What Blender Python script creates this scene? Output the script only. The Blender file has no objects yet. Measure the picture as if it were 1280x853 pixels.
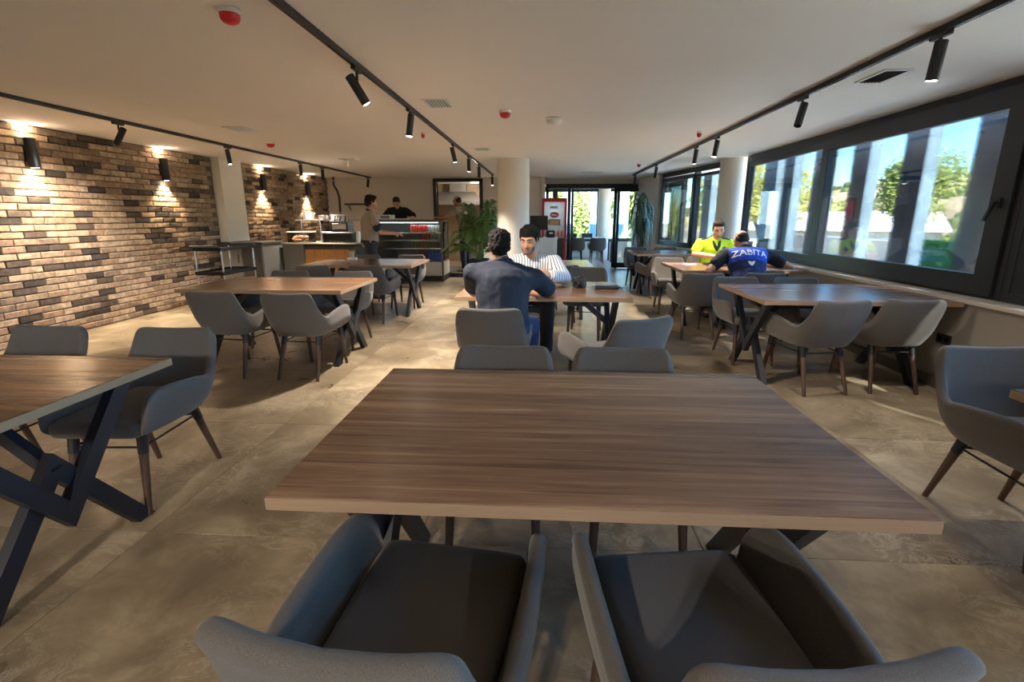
import bpy, bmesh, math, random
from math import sin, cos, pi, radians as R
from mathutils import Vector as V, Matrix as M4
from mathutils.bvhtree import BVHTree
random.seed(7)
scene = bpy.context.scene
COL = scene.collection

# ------------------------------------------------------------------ camera, sky, sun, exposure
cam_d = bpy.data.cameras.new('camera'); cam = bpy.data.objects.new('camera', cam_d); COL.objects.link(cam)
cam_d.sensor_width = 36; cam_d.lens = 17.72; cam_d.clip_start = 0.02; cam_d.clip_end = 600
cam.location = (0, 0, 1.40); cam.rotation_euler = (R(90-13.865), 0, R(3.615))
scene.camera = cam
vs = scene.view_settings
vs.view_transform = 'Standard'; vs.look = 'None'; vs.gamma = 1; vs.use_curve_mapping = False
vs.exposure = 2.42
world = bpy.data.worlds.new('sky'); scene.world = world; world.use_nodes = True
wn = world.node_tree.nodes; wl = world.node_tree.links
bg = wn['Background']; sky = wn.new('ShaderNodeTexSky'); sky.sky_type = 'NISHITA'
sky.sun_disc = False; sky.sun_elevation = R(40); sky.sun_rotation = R(150); sky.air_density = 1.0; sky.dust_density = 0.1; sky.ozone_density = 4.0
hs = wn.new('ShaderNodeMix'); hs.data_type = 'RGBA'; hs.blend_type = 'MULTIPLY'; hs.inputs[0].default_value = 1.0; hs.inputs[7].default_value = (0.50, 0.82, 1.0, 1)      # the clear deep blue of the day
wl.new(sky.outputs[0], hs.inputs[6]); wl.new(hs.outputs[2], bg.inputs[0]); bg.inputs[1].default_value = 0.43
sun_d = bpy.data.lights.new('sun', 'SUN'); sun = bpy.data.objects.new('sun', sun_d); COL.objects.link(sun)
SUN_DIR = V((0.47*0.766, -0.883*0.766, 0.643))            # towards the sun
sun.rotation_euler = SUN_DIR.to_track_quat('Z', 'Y').to_euler(); sun.location = (20, -20, 20)
sun_d.energy = 10.0; sun_d.angle = R(0.6); sun_d.color = (1.0, 0.95, 0.86)
SPOT_W = 66; SCONCE_W = 27
WARM = (1.0, 0.89, 0.76); NEUTRAL = (1.0, 0.90, 0.78)
CEIL = 2.40

# ------------------------------------------------------------------ helpers
def lin(c): return tuple(((x/12.92) if x <= 0.04045 else ((x+0.055)/1.055)**2.4) for x in c)
def rgb(r, g, b): return lin((r/255, g/255, b/255)) + (1,)
MAT = {}
def mat(name, color, rough=0.5, metal=0.0, spec=0.5, noise=0.0, nscale=8.0, bump=0.0, bscale=60.0, emit=None, estr=0.0, alpha=1.0, coords='Object', stretch=(1, 1, 1), sheen=0.0):
    if name in MAT: return MAT[name]
    m = bpy.data.materials.new(name); m.use_nodes = True; nt = m.node_tree; N = nt.nodes; L = nt.links
    p = N['Principled BSDF']
    p.inputs['Base Color'].default_value = color; p.inputs['Roughness'].default_value = rough
    p.inputs['Metallic'].default_value = metal; p.inputs['Specular IOR Level'].default_value = spec
    if sheen: p.inputs['Sheen Weight'].default_value = sheen
    if noise or bump:
        tc = N.new('ShaderNodeTexCoord'); mp = N.new('ShaderNodeMapping'); mp.inputs['Scale'].default_value = stretch
        L.new(tc.outputs[coords], mp.inputs[0])
    if noise:
        nz = N.new('ShaderNodeTexNoise'); nz.inputs['Scale'].default_value = nscale; nz.inputs['Detail'].default_value = 6
        L.new(mp.outputs[0], nz.inputs[0])
        mx = N.new('ShaderNodeMix'); mx.data_type = 'RGBA'
        mx.inputs[6].default_value = tuple(c*(1-noise) for c in color[:3])+(1,); mx.inputs[7].default_value = tuple(min(1, c*(1+noise)) for c in color[:3])+(1,)
        L.new(nz.outputs[0], mx.inputs[0]); L.new(mx.outputs[2], p.inputs['Base Color'])
    if bump:
        nb = N.new('ShaderNodeTexNoise'); nb.inputs['Scale'].default_value = bscale; nb.inputs['Detail'].default_value = 4
        L.new(mp.outputs[0], nb.inputs[0]); bp = N.new('ShaderNodeBump'); bp.inputs['Strength'].default_value = bump; bp.inputs['Distance'].default_value = 0.01
        L.new(nb.outputs[0], bp.inputs['Height']); L.new(bp.outputs[0], p.inputs['Normal'])
    if emit: p.inputs['Emission Color'].default_value = emit; p.inputs['Emission Strength'].default_value = estr
    if alpha < 1: p.inputs['Alpha'].default_value = alpha
    MAT[name] = m; return m
def node_mat(name):
    m = bpy.data.materials.new(name); m.use_nodes = True; MAT[name] = m
    return m, m.node_tree.nodes, m.node_tree.links, m.node_tree.nodes['Principled BSDF']
def ramp(N, stops):
    r = N.new('ShaderNodeValToRGB'); e = r.color_ramp.elements
    while len(e) < len(stops): e.new(0.5)
    for el, (p, c) in zip(e, stops): el.position = p; el.color = c
    return r
def math_node(N, L, op, a, b=None):
    n = N.new('ShaderNodeMath'); n.operation = op
    for i, v in enumerate((a, b)):
        if v is None: continue
        if isinstance(v, (int, float)): n.inputs[i].default_value = v
        else: L.new(v, n.inputs[i])
    return n.outputs[0]

class MB:
    """collects shapes into one mesh"""
    def __init__(s): s.v = []; s.f = []; s.mi = []
    def add(s, vs_, fs, mi=0):
        o = len(s.v); s.v += [tuple(x) for x in vs_]; s.f += [tuple(i+o for i in f) for f in fs]; s.mi += [mi]*len(fs); return s
    def box(s, x0, x1, y0, y1, z0, z1, mi=0):
        return s.add([(x, y, z) for z in (z0, z1) for y in (y0, y1) for x in (x0, x1)],
                     [(0, 2, 3, 1), (4, 5, 7, 6), (0, 1, 5, 4), (2, 6, 7, 3), (0, 4, 6, 2), (1, 3, 7, 5)], mi)
    def rbox(s, x0, x1, y0, y1, z0, z1, b=0.004, mi=0):
        # chamfered box through a hull of 24 points
        pts = []
        for x, sx in ((x0, 1), (x1, -1)):
            for y, sy in ((y0, 1), (y1, -1)):
                for z, sz in ((z0, 1), (z1, -1)):
                    pts += [(x, y+sy*b, z+sz*b), (x+sx*b, y, z+sz*b), (x+sx*b, y+sy*b, z)]
        return s.hull(pts, mi)
    def hull(s, pts, mi=0):
        bm = bmesh.new()
        for p in pts: bm.verts.new(p)
        r = bmesh.ops.convex_hull(bm, input=bm.verts)
        junk = [e for e in r['geom_interior'] if isinstance(e, bmesh.types.BMVert)] + [e for e in r['geom_unused'] if isinstance(e, bmesh.types.BMVert)]
        if junk: bmesh.ops.delete(bm, geom=list(set(junk)), context='VERTS')
        bmesh.ops.dissolve_limit(bm, angle_limit=0.01, verts=bm.verts, edges=bm.edges)
        bm.verts.index_update()
        s.add([v.co[:] for v in bm.verts], [[v.index for v in f.verts] for f in bm.faces], mi); bm.free(); return s
    def bar(s, a, b, w, h, up=(0, 0, 1), mi=0):
        a, b = V(a), V(b); d = (b-a).normalized(); u = V(up); x = d.cross(u)
        if x.length < 1e-4: x = d.cross(V((1, 0, 0)))
        x.normalize(); y = x.cross(d).normalized()
        pts = [p + x*sx*w/2 + y*sy*h/2 for p in (a, b) for sx, sy in ((-1, -1), (1, -1), (1, 1), (-1, 1))]
        return s.add(pts, [(3, 2, 1, 0), (4, 5, 6, 7), (0, 1, 5, 4), (1, 2, 6, 5), (2, 3, 7, 6), (3, 0, 4, 7)], mi)
    def cyl(s, a, b, r0, r1=None, n=12, mi=0, caps=True):
        r1 = r0 if r1 is None else r1
        return s.tube([a, b], [r0, r1], n, mi, caps)
    def tube(s, pts, r, n=8, mi=0, caps=True):
        pts = [V(p) for p in pts]; m = len(pts)
        rr = r if isinstance(r, (list, tuple)) else [r]*m
        vs_ = []; t0 = (pts[1]-pts[0]).normalized()
        x = t0.orthogonal().normalized()
        for i, p in enumerate(pts):
            t = (pts[min(i+1, m-1)]-pts[max(i-1, 0)]).normalized()
            x = (x - t*x.dot(t)).normalized(); y = t.cross(x)
            for k in range(n):
                a = 2*pi*k/n; vs_.append(p + (x*cos(a)+y*sin(a))*rr[i])
        fs = [(i*n+k, i*n+(k+1) % n, (i+1)*n+(k+1) % n, (i+1)*n+k) for i in range(m-1) for k in range(n)]
        if caps: fs += [tuple(range(n-1, -1, -1)), tuple((m-1)*n+k for k in range(n))]
        return s.add(vs_, fs, mi)
    def lathe(s, prof, c=(0, 0, 0), n=20, mi=0):
        vs_ = [(c[0]+r*cos(2*pi*k/n), c[1]+r*sin(2*pi*k/n), c[2]+z) for r, z in prof for k in range(n)]
        m = len(prof)
        fs = [(i*n+k, i*n+(k+1) % n, (i+1)*n+(k+1) % n, (i+1)*n+k) for i in range(m-1) for k in range(n)]
        fs += [tuple(range(n-1, -1, -1)), tuple((m-1)*n+k for k in range(n))]
        return s.add(vs_, fs, mi)
    def ell(s, c, r, n=10, rot=None, mi=0):
        c = V(c); pts = sph_pts(r, n)
        vs_ = [(c + (rot @ p if rot else p)) for p in pts]
        m = n-1; w = 2*n; fs = []
        for i in range(m-1):
            for k in range(w): fs.append((1+i*w+k, 1+i*w+(k+1) % w, 1+(i+1)*w+(k+1) % w, 1+(i+1)*w+k))
        for k in range(w): fs.append((0, 1+(k+1) % w, 1+k)); 
        last = len(pts)-1
        for k in range(w): fs.append((last, 1+(m-1)*w+k, 1+(m-1)*w+(k+1) % w))
        fs = [tuple(reversed(f)) for f in fs]
        return s.add(vs_, fs, mi)
    def mesh(s, name, mats, smooth=True, angle=40):
        me = bpy.data.meshes.new(name); me.from_pydata(s.v, [], s.f)
        for m in (mats if isinstance(mats, (list, tuple)) else [mats]): me.materials.append(m)
        if len(set(s.mi)) > 1 or (s.mi and s.mi[0]): me.polygons.foreach_set('material_index', s.mi)
        if smooth:
            me.polygons.foreach_set('use_smooth', [True]*len(me.polygons))
            if angle < 180: me.set_sharp_from_angle(angle=R(angle))
        me.update(); return me
    def build(s, name, mats, parent=None, smooth=True, angle=40, loc=None):
        return link(name, s.mesh(name, mats, smooth, angle), parent, loc)
def sph_pts(r, n=8):
    if isinstance(r, (int, float)): r = (r, r, r)
    out = [V((0, 0, r[2]))]
    for i in range(1, n):
        t = pi*i/n
        for k in range(2*n):
            a = pi*k/n; out.append(V((r[0]*sin(t)*cos(a), r[1]*sin(t)*sin(a), r[2]*cos(t))))
    out.append(V((0, 0, -r[2]))); return out
def link(name, me, parent=None, loc=None):
    o = bpy.data.objects.new(name, me); COL.objects.link(o)
    if parent: o.parent = parent
    if loc: o.location = loc
    return o
def tag(o, label, cat, group=None):
    o['label'] = label; o['category'] = cat
    if group: o['group'] = group
    return o
def thing(name, label, cat, loc=(0, 0, 0), rz=0, group=None):
    o = bpy.data.objects.new(name, None); COL.objects.link(o); o.location = loc; o.rotation_euler = (0, 0, rz)
    o.empty_display_size = 0.1
    return tag(o, label, cat, group)
def struct(o): o['kind'] = 'structure'; return o
def dup(root, loc, rz=0, label=None, group=None):
    c = root.copy(); COL.objects.link(c); c.location = loc; c.rotation_euler = (0, 0, rz)
    if label: c['label'] = label
    if group: c['group'] = group
    for ch in root.children:
        d = ch.copy(); COL.objects.link(d); d.parent = c
        for g in ch.children:
            e = g.copy(); COL.objects.link(e); e.parent = d
    return c
def catmull(P, n):
    out = []; P = [V(p) for p in P]; m = len(P)
    for i in range(m-1):
        p0, p1, p2, p3 = P[max(i-1, 0)], P[i], P[i+1], P[min(i+2, m-1)]
        for k in range(n):
            t = k/n
            out.append(0.5*((2*p1)+(p2-p0)*t+(2*p0-5*p1+4*p2-p3)*t*t+(3*p1-p0-3*p2+p3)*t**3))
    out.append(P[-1]); return out

# ------------------------------------------------------------------ materials
def make_fabric(name, c0, c1, scale=420):
    m, N, L, p = node_mat(name)
    tc = N.new('ShaderNodeTexCoord')
    n1 = N.new('ShaderNodeTexNoise'); n1.inputs['Scale'].default_value = scale; n1.inputs['Detail'].default_value = 2
    mp = N.new('ShaderNodeMapping'); mp.inputs['Scale'].default_value = (1, 1, 0.35)
    L.new(tc.outputs['Object'], mp.inputs[0]); L.new(mp.outputs[0], n1.inputs[0])
    r = ramp(N, [(0.3, c0), (0.7, c1)]); L.new(n1.outputs[0], r.inputs[0]); L.new(r.outputs[0], p.inputs['Base Color'])
    b = N.new('ShaderNodeBump'); b.inputs['Strength'].default_value = 0.25; b.inputs['Distance'].default_value = 0.003
    L.new(n1.outputs[0], b.inputs['Height']); L.new(b.outputs[0], p.inputs['Normal'])
    p.inputs['Roughness'].default_value = 0.9; p.inputs['Sheen Weight'].default_value = 0.25; p.inputs['Sheen Roughness'].default_value = 0.5
    p.inputs['Specular IOR Level'].default_value = 0.2
    return m
FABRIC = make_fabric('grey_fabric', rgb(78, 74, 70), rgb(108, 102, 96), 800)
def make_wood_top():
    m, N, L, p = node_mat('walnut_laminate')
    tc = N.new('ShaderNodeTexCoord'); sx = N.new('ShaderNodeSeparateXYZ'); L.new(tc.outputs['Object'], sx.inputs[0])
    row = math_node(N, L, 'FLOOR', math_node(N, L, 'DIVIDE', sx.outputs[1], 0.118))
    wn_ = N.new('ShaderNodeTexWhiteNoise'); wn_.noise_dimensions = '1D'; L.new(row, wn_.inputs['W'])
    cx = N.new('ShaderNodeCombineXYZ'); L.new(math_node(N, L, 'ADD', sx.outputs[0], math_node(N, L, 'MULTIPLY', wn_.outputs[0], 9.0)), cx.inputs[0])
    L.new(sx.outputs[1], cx.inputs[1]); L.new(sx.outputs[2], cx.inputs[2])
    mp = N.new('ShaderNodeMapping'); mp.inputs['Scale'].default_value = (0.9, 14, 4); L.new(cx.outputs[0], mp.inputs[0])
    n1 = N.new('ShaderNodeTexNoise'); n1.inputs['Scale'].default_value = 1.6; n1.inputs['Detail'].default_value = 8; n1.inputs['Roughness'].default_value = 0.62; n1.inputs['Distortion'].default_value = 0.35
    L.new(mp.outputs[0], n1.inputs[0])
    mp2 = N.new('ShaderNodeMapping'); mp2.inputs['Scale'].default_value = (2, 130, 4); L.new(cx.outputs[0], mp2.inputs[0])
    n2 = N.new('ShaderNodeTexNoise'); n2.inputs['Scale'].default_value = 2.0; n2.inputs['Detail'].default_value = 3; L.new(mp2.outputs[0], n2.inputs[0])
    s = math_node(N, L, 'ADD', math_node(N, L, 'ADD', math_node(N, L, 'MULTIPLY', n1.outputs[0], 0.80), math_node(N, L, 'MULTIPLY', n2.outputs[0], 0.14)),
                  math_node(N, L, 'MULTIPLY', math_node(N, L, 'SUBTRACT', wn_.outputs[0], 0.5), 0.16))
    r = ramp(N, [(0.28, rgb(90, 62, 44)), (0.44, rgb(126, 91, 66)), (0.56, rgb(152, 116, 88)), (0.74, rgb(186, 150, 118))])
    L.new(s, r.inputs[0])
    # a pale grain line where two printed planks meet
    fr = math_node(N, L, 'FRACT', math_node(N, L, 'DIVIDE', sx.outputs[1], 0.118))
    line = math_node(N, L, 'LESS_THAN', fr, 0.03)
    mx = N.new('ShaderNodeMix'); mx.data_type = 'RGBA'; L.new(math_node(N, L, 'MULTIPLY', line, 0.22), mx.inputs[0]); L.new(r.outputs[0], mx.inputs[6]); mx.inputs[7].default_value = rgb(196, 160, 124)
    L.new(mx.outputs[2], p.inputs['Base Color'])
    p.inputs['Roughness'].default_value = 0.27; p.inputs['Specular IOR Level'].default_value = 0.6
    b = N.new('ShaderNodeBump'); b.inputs['Strength'].default_value = 0.06; b.inputs['Distance'].default_value = 0.002; L.new(n2.outputs[0], b.inputs['Height']); L.new(b.outputs[0], p.inputs['Normal'])
    return m
WOODTOP = make_wood_top()
EDGE = mat('laminate_edge', rgb(154, 126, 98), 0.5, noise=0.3, nscale=3, stretch=(2, 2, 160))
LEGWOOD = mat('walnut_leg', rgb(82, 60, 48), 0.45, noise=0.35, nscale=6, stretch=(8, 8, 1))
BLACK = mat('black_metal', rgb(30, 31, 34), 0.45, noise=0.1, nscale=20)
STEELBLACK = mat('black_steel_frame', rgb(30, 34, 42), 0.42, noise=0.12, nscale=14)
ANTHRA = mat('anthracite_aluminium', rgb(38, 41, 46), 0.4, noise=0.06, nscale=10)
CEILM = mat('ceiling_paint', rgb(236, 230, 222), 0.75, noise=0.03, nscale=1.5, bump=0.05, bscale=4)
WALLM = mat('wall_paint', rgb(214, 206, 194), 0.7, noise=0.04, nscale=2, bump=0.08, bscale=40)
COLM = mat('column_paint', rgb(220, 214, 202), 0.6, noise=0.04, nscale=2)
MORTAR = mat('mortar', rgb(100, 88, 74), 0.95, noise=0.3, nscale=30, bump=0.5, bscale=80)
WHITE = mat('white_plastic', rgb(228, 226, 220), 0.4, noise=0.03)
RED = mat('red_plastic', rgb(200, 30, 34), 0.35, noise=0.06)
STEEL = mat('brushed_steel', rgb(170, 170, 168), 0.32, metal=0.9, noise=0.1, nscale=4, stretch=(1, 1, 40))
CHROME = mat('satin_chrome', rgb(205, 205, 208), 0.25, metal=0.85, noise=0.04)
GREYLAM = mat('grey_laminate', rgb(104, 101, 94), 0.5, noise=0.08, nscale=3, stretch=(1, 1, 8))
DARKLAM = mat('dark_laminate', rgb(58, 54, 50), 0.45, noise=0.1, nscale=4)
OAK = mat('oak_front', rgb(176, 124, 68), 0.45, noise=0.3, nscale=3, stretch=(1, 4, 18))
SCREEN = mat('dark_screen', rgb(14, 15, 18), 0.2, noise=0.05)
def glass_mat(name, tint, gloss=0.06):
    m = bpy.data.materials.new(name); m.use_nodes = True; N = m.node_tree.nodes; L = m.node_tree.links; N.remove(N['Principled BSDF'])
    tr = N.new('ShaderNodeBsdfTransparent'); tr.inputs[0].default_value = tint
    gl = N.new('ShaderNodeBsdfGlossy'); gl.inputs['Roughness'].default_value = 0.02
    fr = N.new('ShaderNodeFresnel'); fr.inputs[0].default_value = 1.45
    nz = N.new('ShaderNodeTexNoise'); nz.inputs['Scale'].default_value = 3
    mx = N.new('ShaderNodeMixShader'); L.new(math_node(N, L, 'MULTIPLY', fr.outputs[0], math_node(N, L, 'ADD', math_node(N, L, 'MULTIPLY', nz.outputs[0], 0.2), 0.8)), mx.inputs[0]); L.new(tr.outputs[0], mx.inputs[1]); L.new(gl.outputs[0], mx.inputs[2])
    L.new(mx.outputs[0], N['Material Output'].inputs[0]); MAT[name] = m; return m
GLASS = glass_mat('window_glass', (0.93, 0.97, 0.97, 1))
CLEAR = glass_mat('clear_plastic', (0.85, 0.87, 0.86, 1))
def lamp_mat(name, c, s):
    return mat(name, (0.8, 0.8, 0.8, 1), 0.4, emit=c, estr=s)
LENS = lamp_mat('lamp_lens', (1.0, 0.86, 0.66, 1), 14.0)

def floor_mat():
    m, N, L, p = node_mat('stone_tile')
    g = N.new('ShaderNodeNewGeometry'); oi = N.new('ShaderNodeObjectInfo')
    off = N.new('ShaderNodeVectorMath'); off.operation = 'ADD'; L.new(g.outputs['Position'], off.inputs[0])
    cmb = N.new('ShaderNodeCombineXYZ'); L.new(math_node(N, L, 'MULTIPLY', oi.outputs['Random'], 20.0), cmb.inputs[0]); L.new(math_node(N, L, 'MULTIPLY', oi.outputs['Random'], 37.0), cmb.inputs[1])
    L.new(cmb.outputs[0], off.inputs[1])
    n1 = N.new('ShaderNodeTexNoise'); n1.inputs['Scale'].default_value = 2.2; n1.inputs['Detail'].default_value = 9; n1.inputs['Roughness'].default_value = 0.62; n1.inputs['Distortion'].default_value = 0.6; L.new(off.outputs[0], n1.inputs[0])
    r = ramp(N, [(0.30, rgb(108, 95, 76)), (0.5, rgb(144, 128, 104)), (0.70, rgb(182, 166, 138))]); L.new(n1.outputs[0], r.inputs[0])
    mp = N.new('ShaderNodeMapping'); mp.inputs['Scale'].default_value = (1, 1.6, 1); mp.inputs['Rotation'].default_value = (0, 0, 0.6); L.new(off.outputs[0], mp.inputs[0])
    n2 = N.new('ShaderNodeTexNoise'); n2.inputs['Scale'].default_value = 4.5; n2.inputs['Detail'].default_value = 12; n2.inputs['Roughness'].default_value = 0.7; n2.inputs['Distortion'].default_value = 1.2; L.new(mp.outputs[0], n2.inputs[0])
    vein = math_node(N, L, 'ABSOLUTE', math_node(N, L, 'SUBTRACT', n2.outputs[0], 0.5))
    r2 = ramp(N, [(0.0, (1, 1, 1, 1)), (0.03, (0, 0, 0, 1))]); L.new(vein, r2.inputs[0])
    n3 = N.new('ShaderNodeTexNoise'); n3.inputs['Scale'].default_value = 1.6; L.new(off.outputs[0], n3.inputs[0])
    r3 = ramp(N, [(0.44, (0, 0, 0, 1)), (0.62, (1, 1, 1, 1))]); L.new(n3.outputs[0], r3.inputs[0])
    mx = N.new('ShaderNodeMix'); mx.data_type = 'RGBA'; L.new(math_node(N, L, 'MULTIPLY', math_node(N, L, 'MULTIPLY', r2.outputs[0], r3.outputs[0]), 0.5), mx.inputs[0]); L.new(r.outputs[0], mx.inputs[6]); mx.inputs[7].default_value = rgb(214, 202, 178)
    L.new(mx.outputs[2], p.inputs['Base Color'])
    rr = ramp(N, [(0.3, (0.26,)*3+(1,)), (0.7, (0.42,)*3+(1,))]); L.new(n1.outputs[0], rr.inputs[0]); L.new(rr.outputs[0], p.inputs['Roughness'])
    b = N.new('ShaderNodeBump'); b.inputs['Strength'].default_value = 0.12; b.inputs['Distance'].default_value = 0.004; L.new(n2.outputs[0], b.inputs['Height']); L.new(b.outputs[0], p.inputs['Normal'])
    return m
TILE = floor_mat()
def brick_mat(name, c):
    m, N, L, p = node_mat(name)
    g = N.new('ShaderNodeNewGeometry'); oi = N.new('ShaderNodeObjectInfo')
    n1 = N.new('ShaderNodeTexNoise'); n1.inputs['Scale'].default_value = 22; n1.inputs['Detail'].default_value = 6; L.new(g.outputs['Position'], n1.inputs[0])
    r = ramp(N, [(0.25, tuple(x*0.55 for x in c[:3])+(1,)), (0.55, c), (0.8, tuple(min(1, x*1.45) for x in c[:3])+(1,))]); L.new(n1.outputs[0], r.inputs[0])
    L.new(r.outputs[0], p.inputs['Base Color']); p.inputs['Roughness'].default_value = 0.85; p.inputs['Specular IOR Level'].default_value = 0.25
    n2 = N.new('ShaderNodeTexNoise'); n2.inputs['Scale'].default_value = 70; n2.inputs['Detail'].default_value = 5; L.new(g.outputs['Position'], n2.inputs[0])
    b = N.new('ShaderNodeBump'); b.inputs['Strength'].default_value = 0.5; b.inputs['Distance'].default_value = 0.006; L.new(n2.outputs[0], b.inputs['Height']); L.new(b.outputs[0], p.inputs['Normal'])
    return m
LIME = brick_mat('brick_worn_edge', rgb(184, 160, 132))
BRICKS = [brick_mat('brick_'+n, rgb(*c)) for n, c in (('sand', (176, 152, 128)), ('tan', (160, 136, 112)), ('rose', (150, 122, 102)), ('umber', (136, 114, 96)), ('brown', (92, 78, 68)), ('charcoal', (72, 63, 58)))]

# ================================================================== STRUCTURE
XW = -5.80            # face of the brick wall
XR = 3.30             # face of the low wall under the windows
XG = 3.50             # window plane
YB, YN = 13.7, -4.0   # back wall, wall behind the camera
YE = 14.4             # glazed entrance wall
# ---- floor: slab and stone tiles
floor = struct(MB().box(-6.2, 3.9, YN-0.2, 18.6, -0.25, -0.012).build('floor', mat('grout', rgb(92, 84, 74), 0.9, noise=0.1)))
TP = 1.243; jx, jy = 0.705, 1.92
tile_me = MB().rbox(-TP/2+0.0016, TP/2-0.0016, -TP/2+0.0016, TP/2-0.0016, -0.012, 0, 0.0012).mesh('tile', TILE, False)
for i in range(-6, 3):
    for k in range(-5, 14):
        cx, cy = jx+TP*(i+0.5), jy+TP*(k+0.5)
        if cx-TP/2 > 3.4: continue
        link('tile', tile_me, floor, (cx, cy, 0))
# ---- ceiling
ceiling = struct(MB().box(-6.2, 3.9, YN-0.2, 18.6, CEIL, CEIL+0.25).build('ceiling', CEILM))
# ---- left brick wall
wall_left = struct(MB().box(-6.1, XW-0.022, YN, YB, 0, CEIL).build('wall_left', MORTAR))
BL, BH, JT = 0.257, 0.066, 0.011
var = []
for k in range(14):
    d = [random.uniform(0.0, 0.008) for _ in range(8)]
    b = 0.006
    m = MB(); jit = lambda: random.uniform(-0.003, 0.003)
    xs = []
    for y, sy in ((-BL/2, 1), (BL/2, -1)):
        for z, sz in ((-BH/2, 1), (BH/2, -1)):
            xs += [(-0.02, y, z), (0.0-b, y+jit()*0.6, z+jit()*0.6), (0.004+random.uniform(-0.004, 0.004), y+sy*b+jit(), z+sz*b+jit())]
    m.hull(xs)
    m.mi = []
    for f_ in m.f:
        a_, b_, c_ = (V(m.v[i]) for i in f_[:3]); nn = (b_-a_).cross(c_-a_).normalized(); m.mi.append(0 if abs(nn.x) > .9 else 1)
    var.append(m)
col_y = (8.90, 9.55)
spots = []
nrow = int(CEIL/(BH+JT))+1
for r in range(nrow):
    z = 0.01+BH/2+r*(BH+JT)
    if z+BH/2 > CEIL: break
    y = YN + (0.5*(r % 2)+0.08*random.random())*(BL+JT)
    while y < YB-0.12:
        if not (col_y[0]-0.11 < y < col_y[1]+0.11): spots.append((y, z, random.randrange(14), random.choices(range(6), (26, 24, 18, 14, 10, 8))[0]))
        y += BL+JT
def brick_px(s):
    y = s[0]; return y if y > 4.7 else 1e3+abs(y)      # the ones in view, nearest first
spots.sort(key=brick_px)
bcache = {}
for y, z, v_, c in spots[:300]:
    key = (v_, c)
    if key not in bcache: bcache[key] = var[v_].mesh('brick', [BRICKS[c], LIME if c < 4 else BRICKS[c]], False)
    link('brick', bcache[key], wall_left, (XW, y, z))
rest = MB()
for y, z, v_, c in spots[300:]:
    rest.add([(a+XW, b+y, c_+z) for a, b, c_ in var[v_].v], var[v_].f, c)
    rest.mi[-len(var[v_].f):] = [c if (q == 0 or c >= 4) else 6 for q in var[v_].mi]
o = rest.build('brick', BRICKS+[LIME], wall_left, False); o['kind'] = 'stuff'
struct(MB().box(XW-0.03, XW+0.14, col_y[0], col_y[1], 0, CEIL).build('trim_1', COLM))      # flat column in the brick wall
# ---- back wall with kitchen doorway
KX0, KX1, KZ = -2.86, -1.72, 2.30
wb = MB(); wb.box(-6.1, KX0, YB, YB+0.2, 0, CEIL); wb.box(KX1, -0.10, YB, YB+0.2, 0, CEIL); wb.box(KX0, KX1, YB, YB+0.2, KZ, CEIL)
wb.box(-0.12, 0.0, YB, YE+0.1, 0, CEIL)
struct(wb.build('wall_back', WALLM))
d1 = MB(); fr = 0.09
d1.rbox(KX0-fr, KX0, YB-0.03, YB+0.2, 0, KZ+fr*0.8); d1.rbox(KX1, KX1+fr, YB-0.03, YB+0.2, 0, KZ+fr*0.8); d1.rbox(KX0-fr, KX1+fr, YB-0.03, YB+0.2, KZ-0.01, KZ+fr*0.8)
door1 = struct(d1.build('door_1', BLACK))
# kitchen behind the doorway
kw = MB(); kw.box(-3.9, -0.9, 16.4, 16.5, 0, CEIL); kw.box(-4.0, -3.9, YB+0.2, 16.5, 0, CEIL); kw.box(-0.9, -0.8, YB+0.2, 16.5, 0, CEIL)
struct(kw.build('wall_kitchen', mat('kitchen_wall', rgb(150, 132, 108), 0.6, noise=0.05)))
hood = thing('extractor_hood', 'steel extractor hood on the kitchen wall seen through the black doorway', 'hood', (-2.7, 16.1, 1.75))
MB().hull([(-0.8, -0.45, 0), (0.8, -0.45, 0), (-0.8, 0.28, 0), (0.8, 0.28, 0), (-0.8, -0.45, 0.12), (0.8, -0.45, 0.12), (-0.5, 0.0, 0.4), (0.5, 0, 0.4), (-0.5, 0.28, 0.4), (0.5, 0.28, 0.4)]).build('canopy', STEEL, hood)
MB().box(-0.25, 0.25, 0.02, 0.28, 0.4, 0.64).build('duct', STEEL, hood)
kl = thing('ceiling_lamp', 'small lit kitchen ceiling lamp seen through the black doorway', 'lamp', (-2.05, 15.2, CEIL))
MB().lathe([(0.12, 0), (0.13, -0.02), (0.12, -0.03)]).build('housing', WHITE, kl); MB().lathe([(0.11, -0.031), (0.10, -0.045), (0.0, -0.046)]).build('diffuser', LENS, kl)
ld = bpy.data.lights.new('kitchen_lamp', 'POINT'); ld.energy = 7; ld.color = WARM; ld.shadow_soft_size = 0.1
lo = bpy.data.objects.new('kitchen_lamp', ld); COL.objects.link(lo); lo.parent = kl; lo.location = (0, 0, -0.15)
# ---- wall behind the camera
struct(MB().box(-6.1, 3.9, YN-0.2, YN, 0, CEIL).build('wall_front', WALLM))
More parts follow.
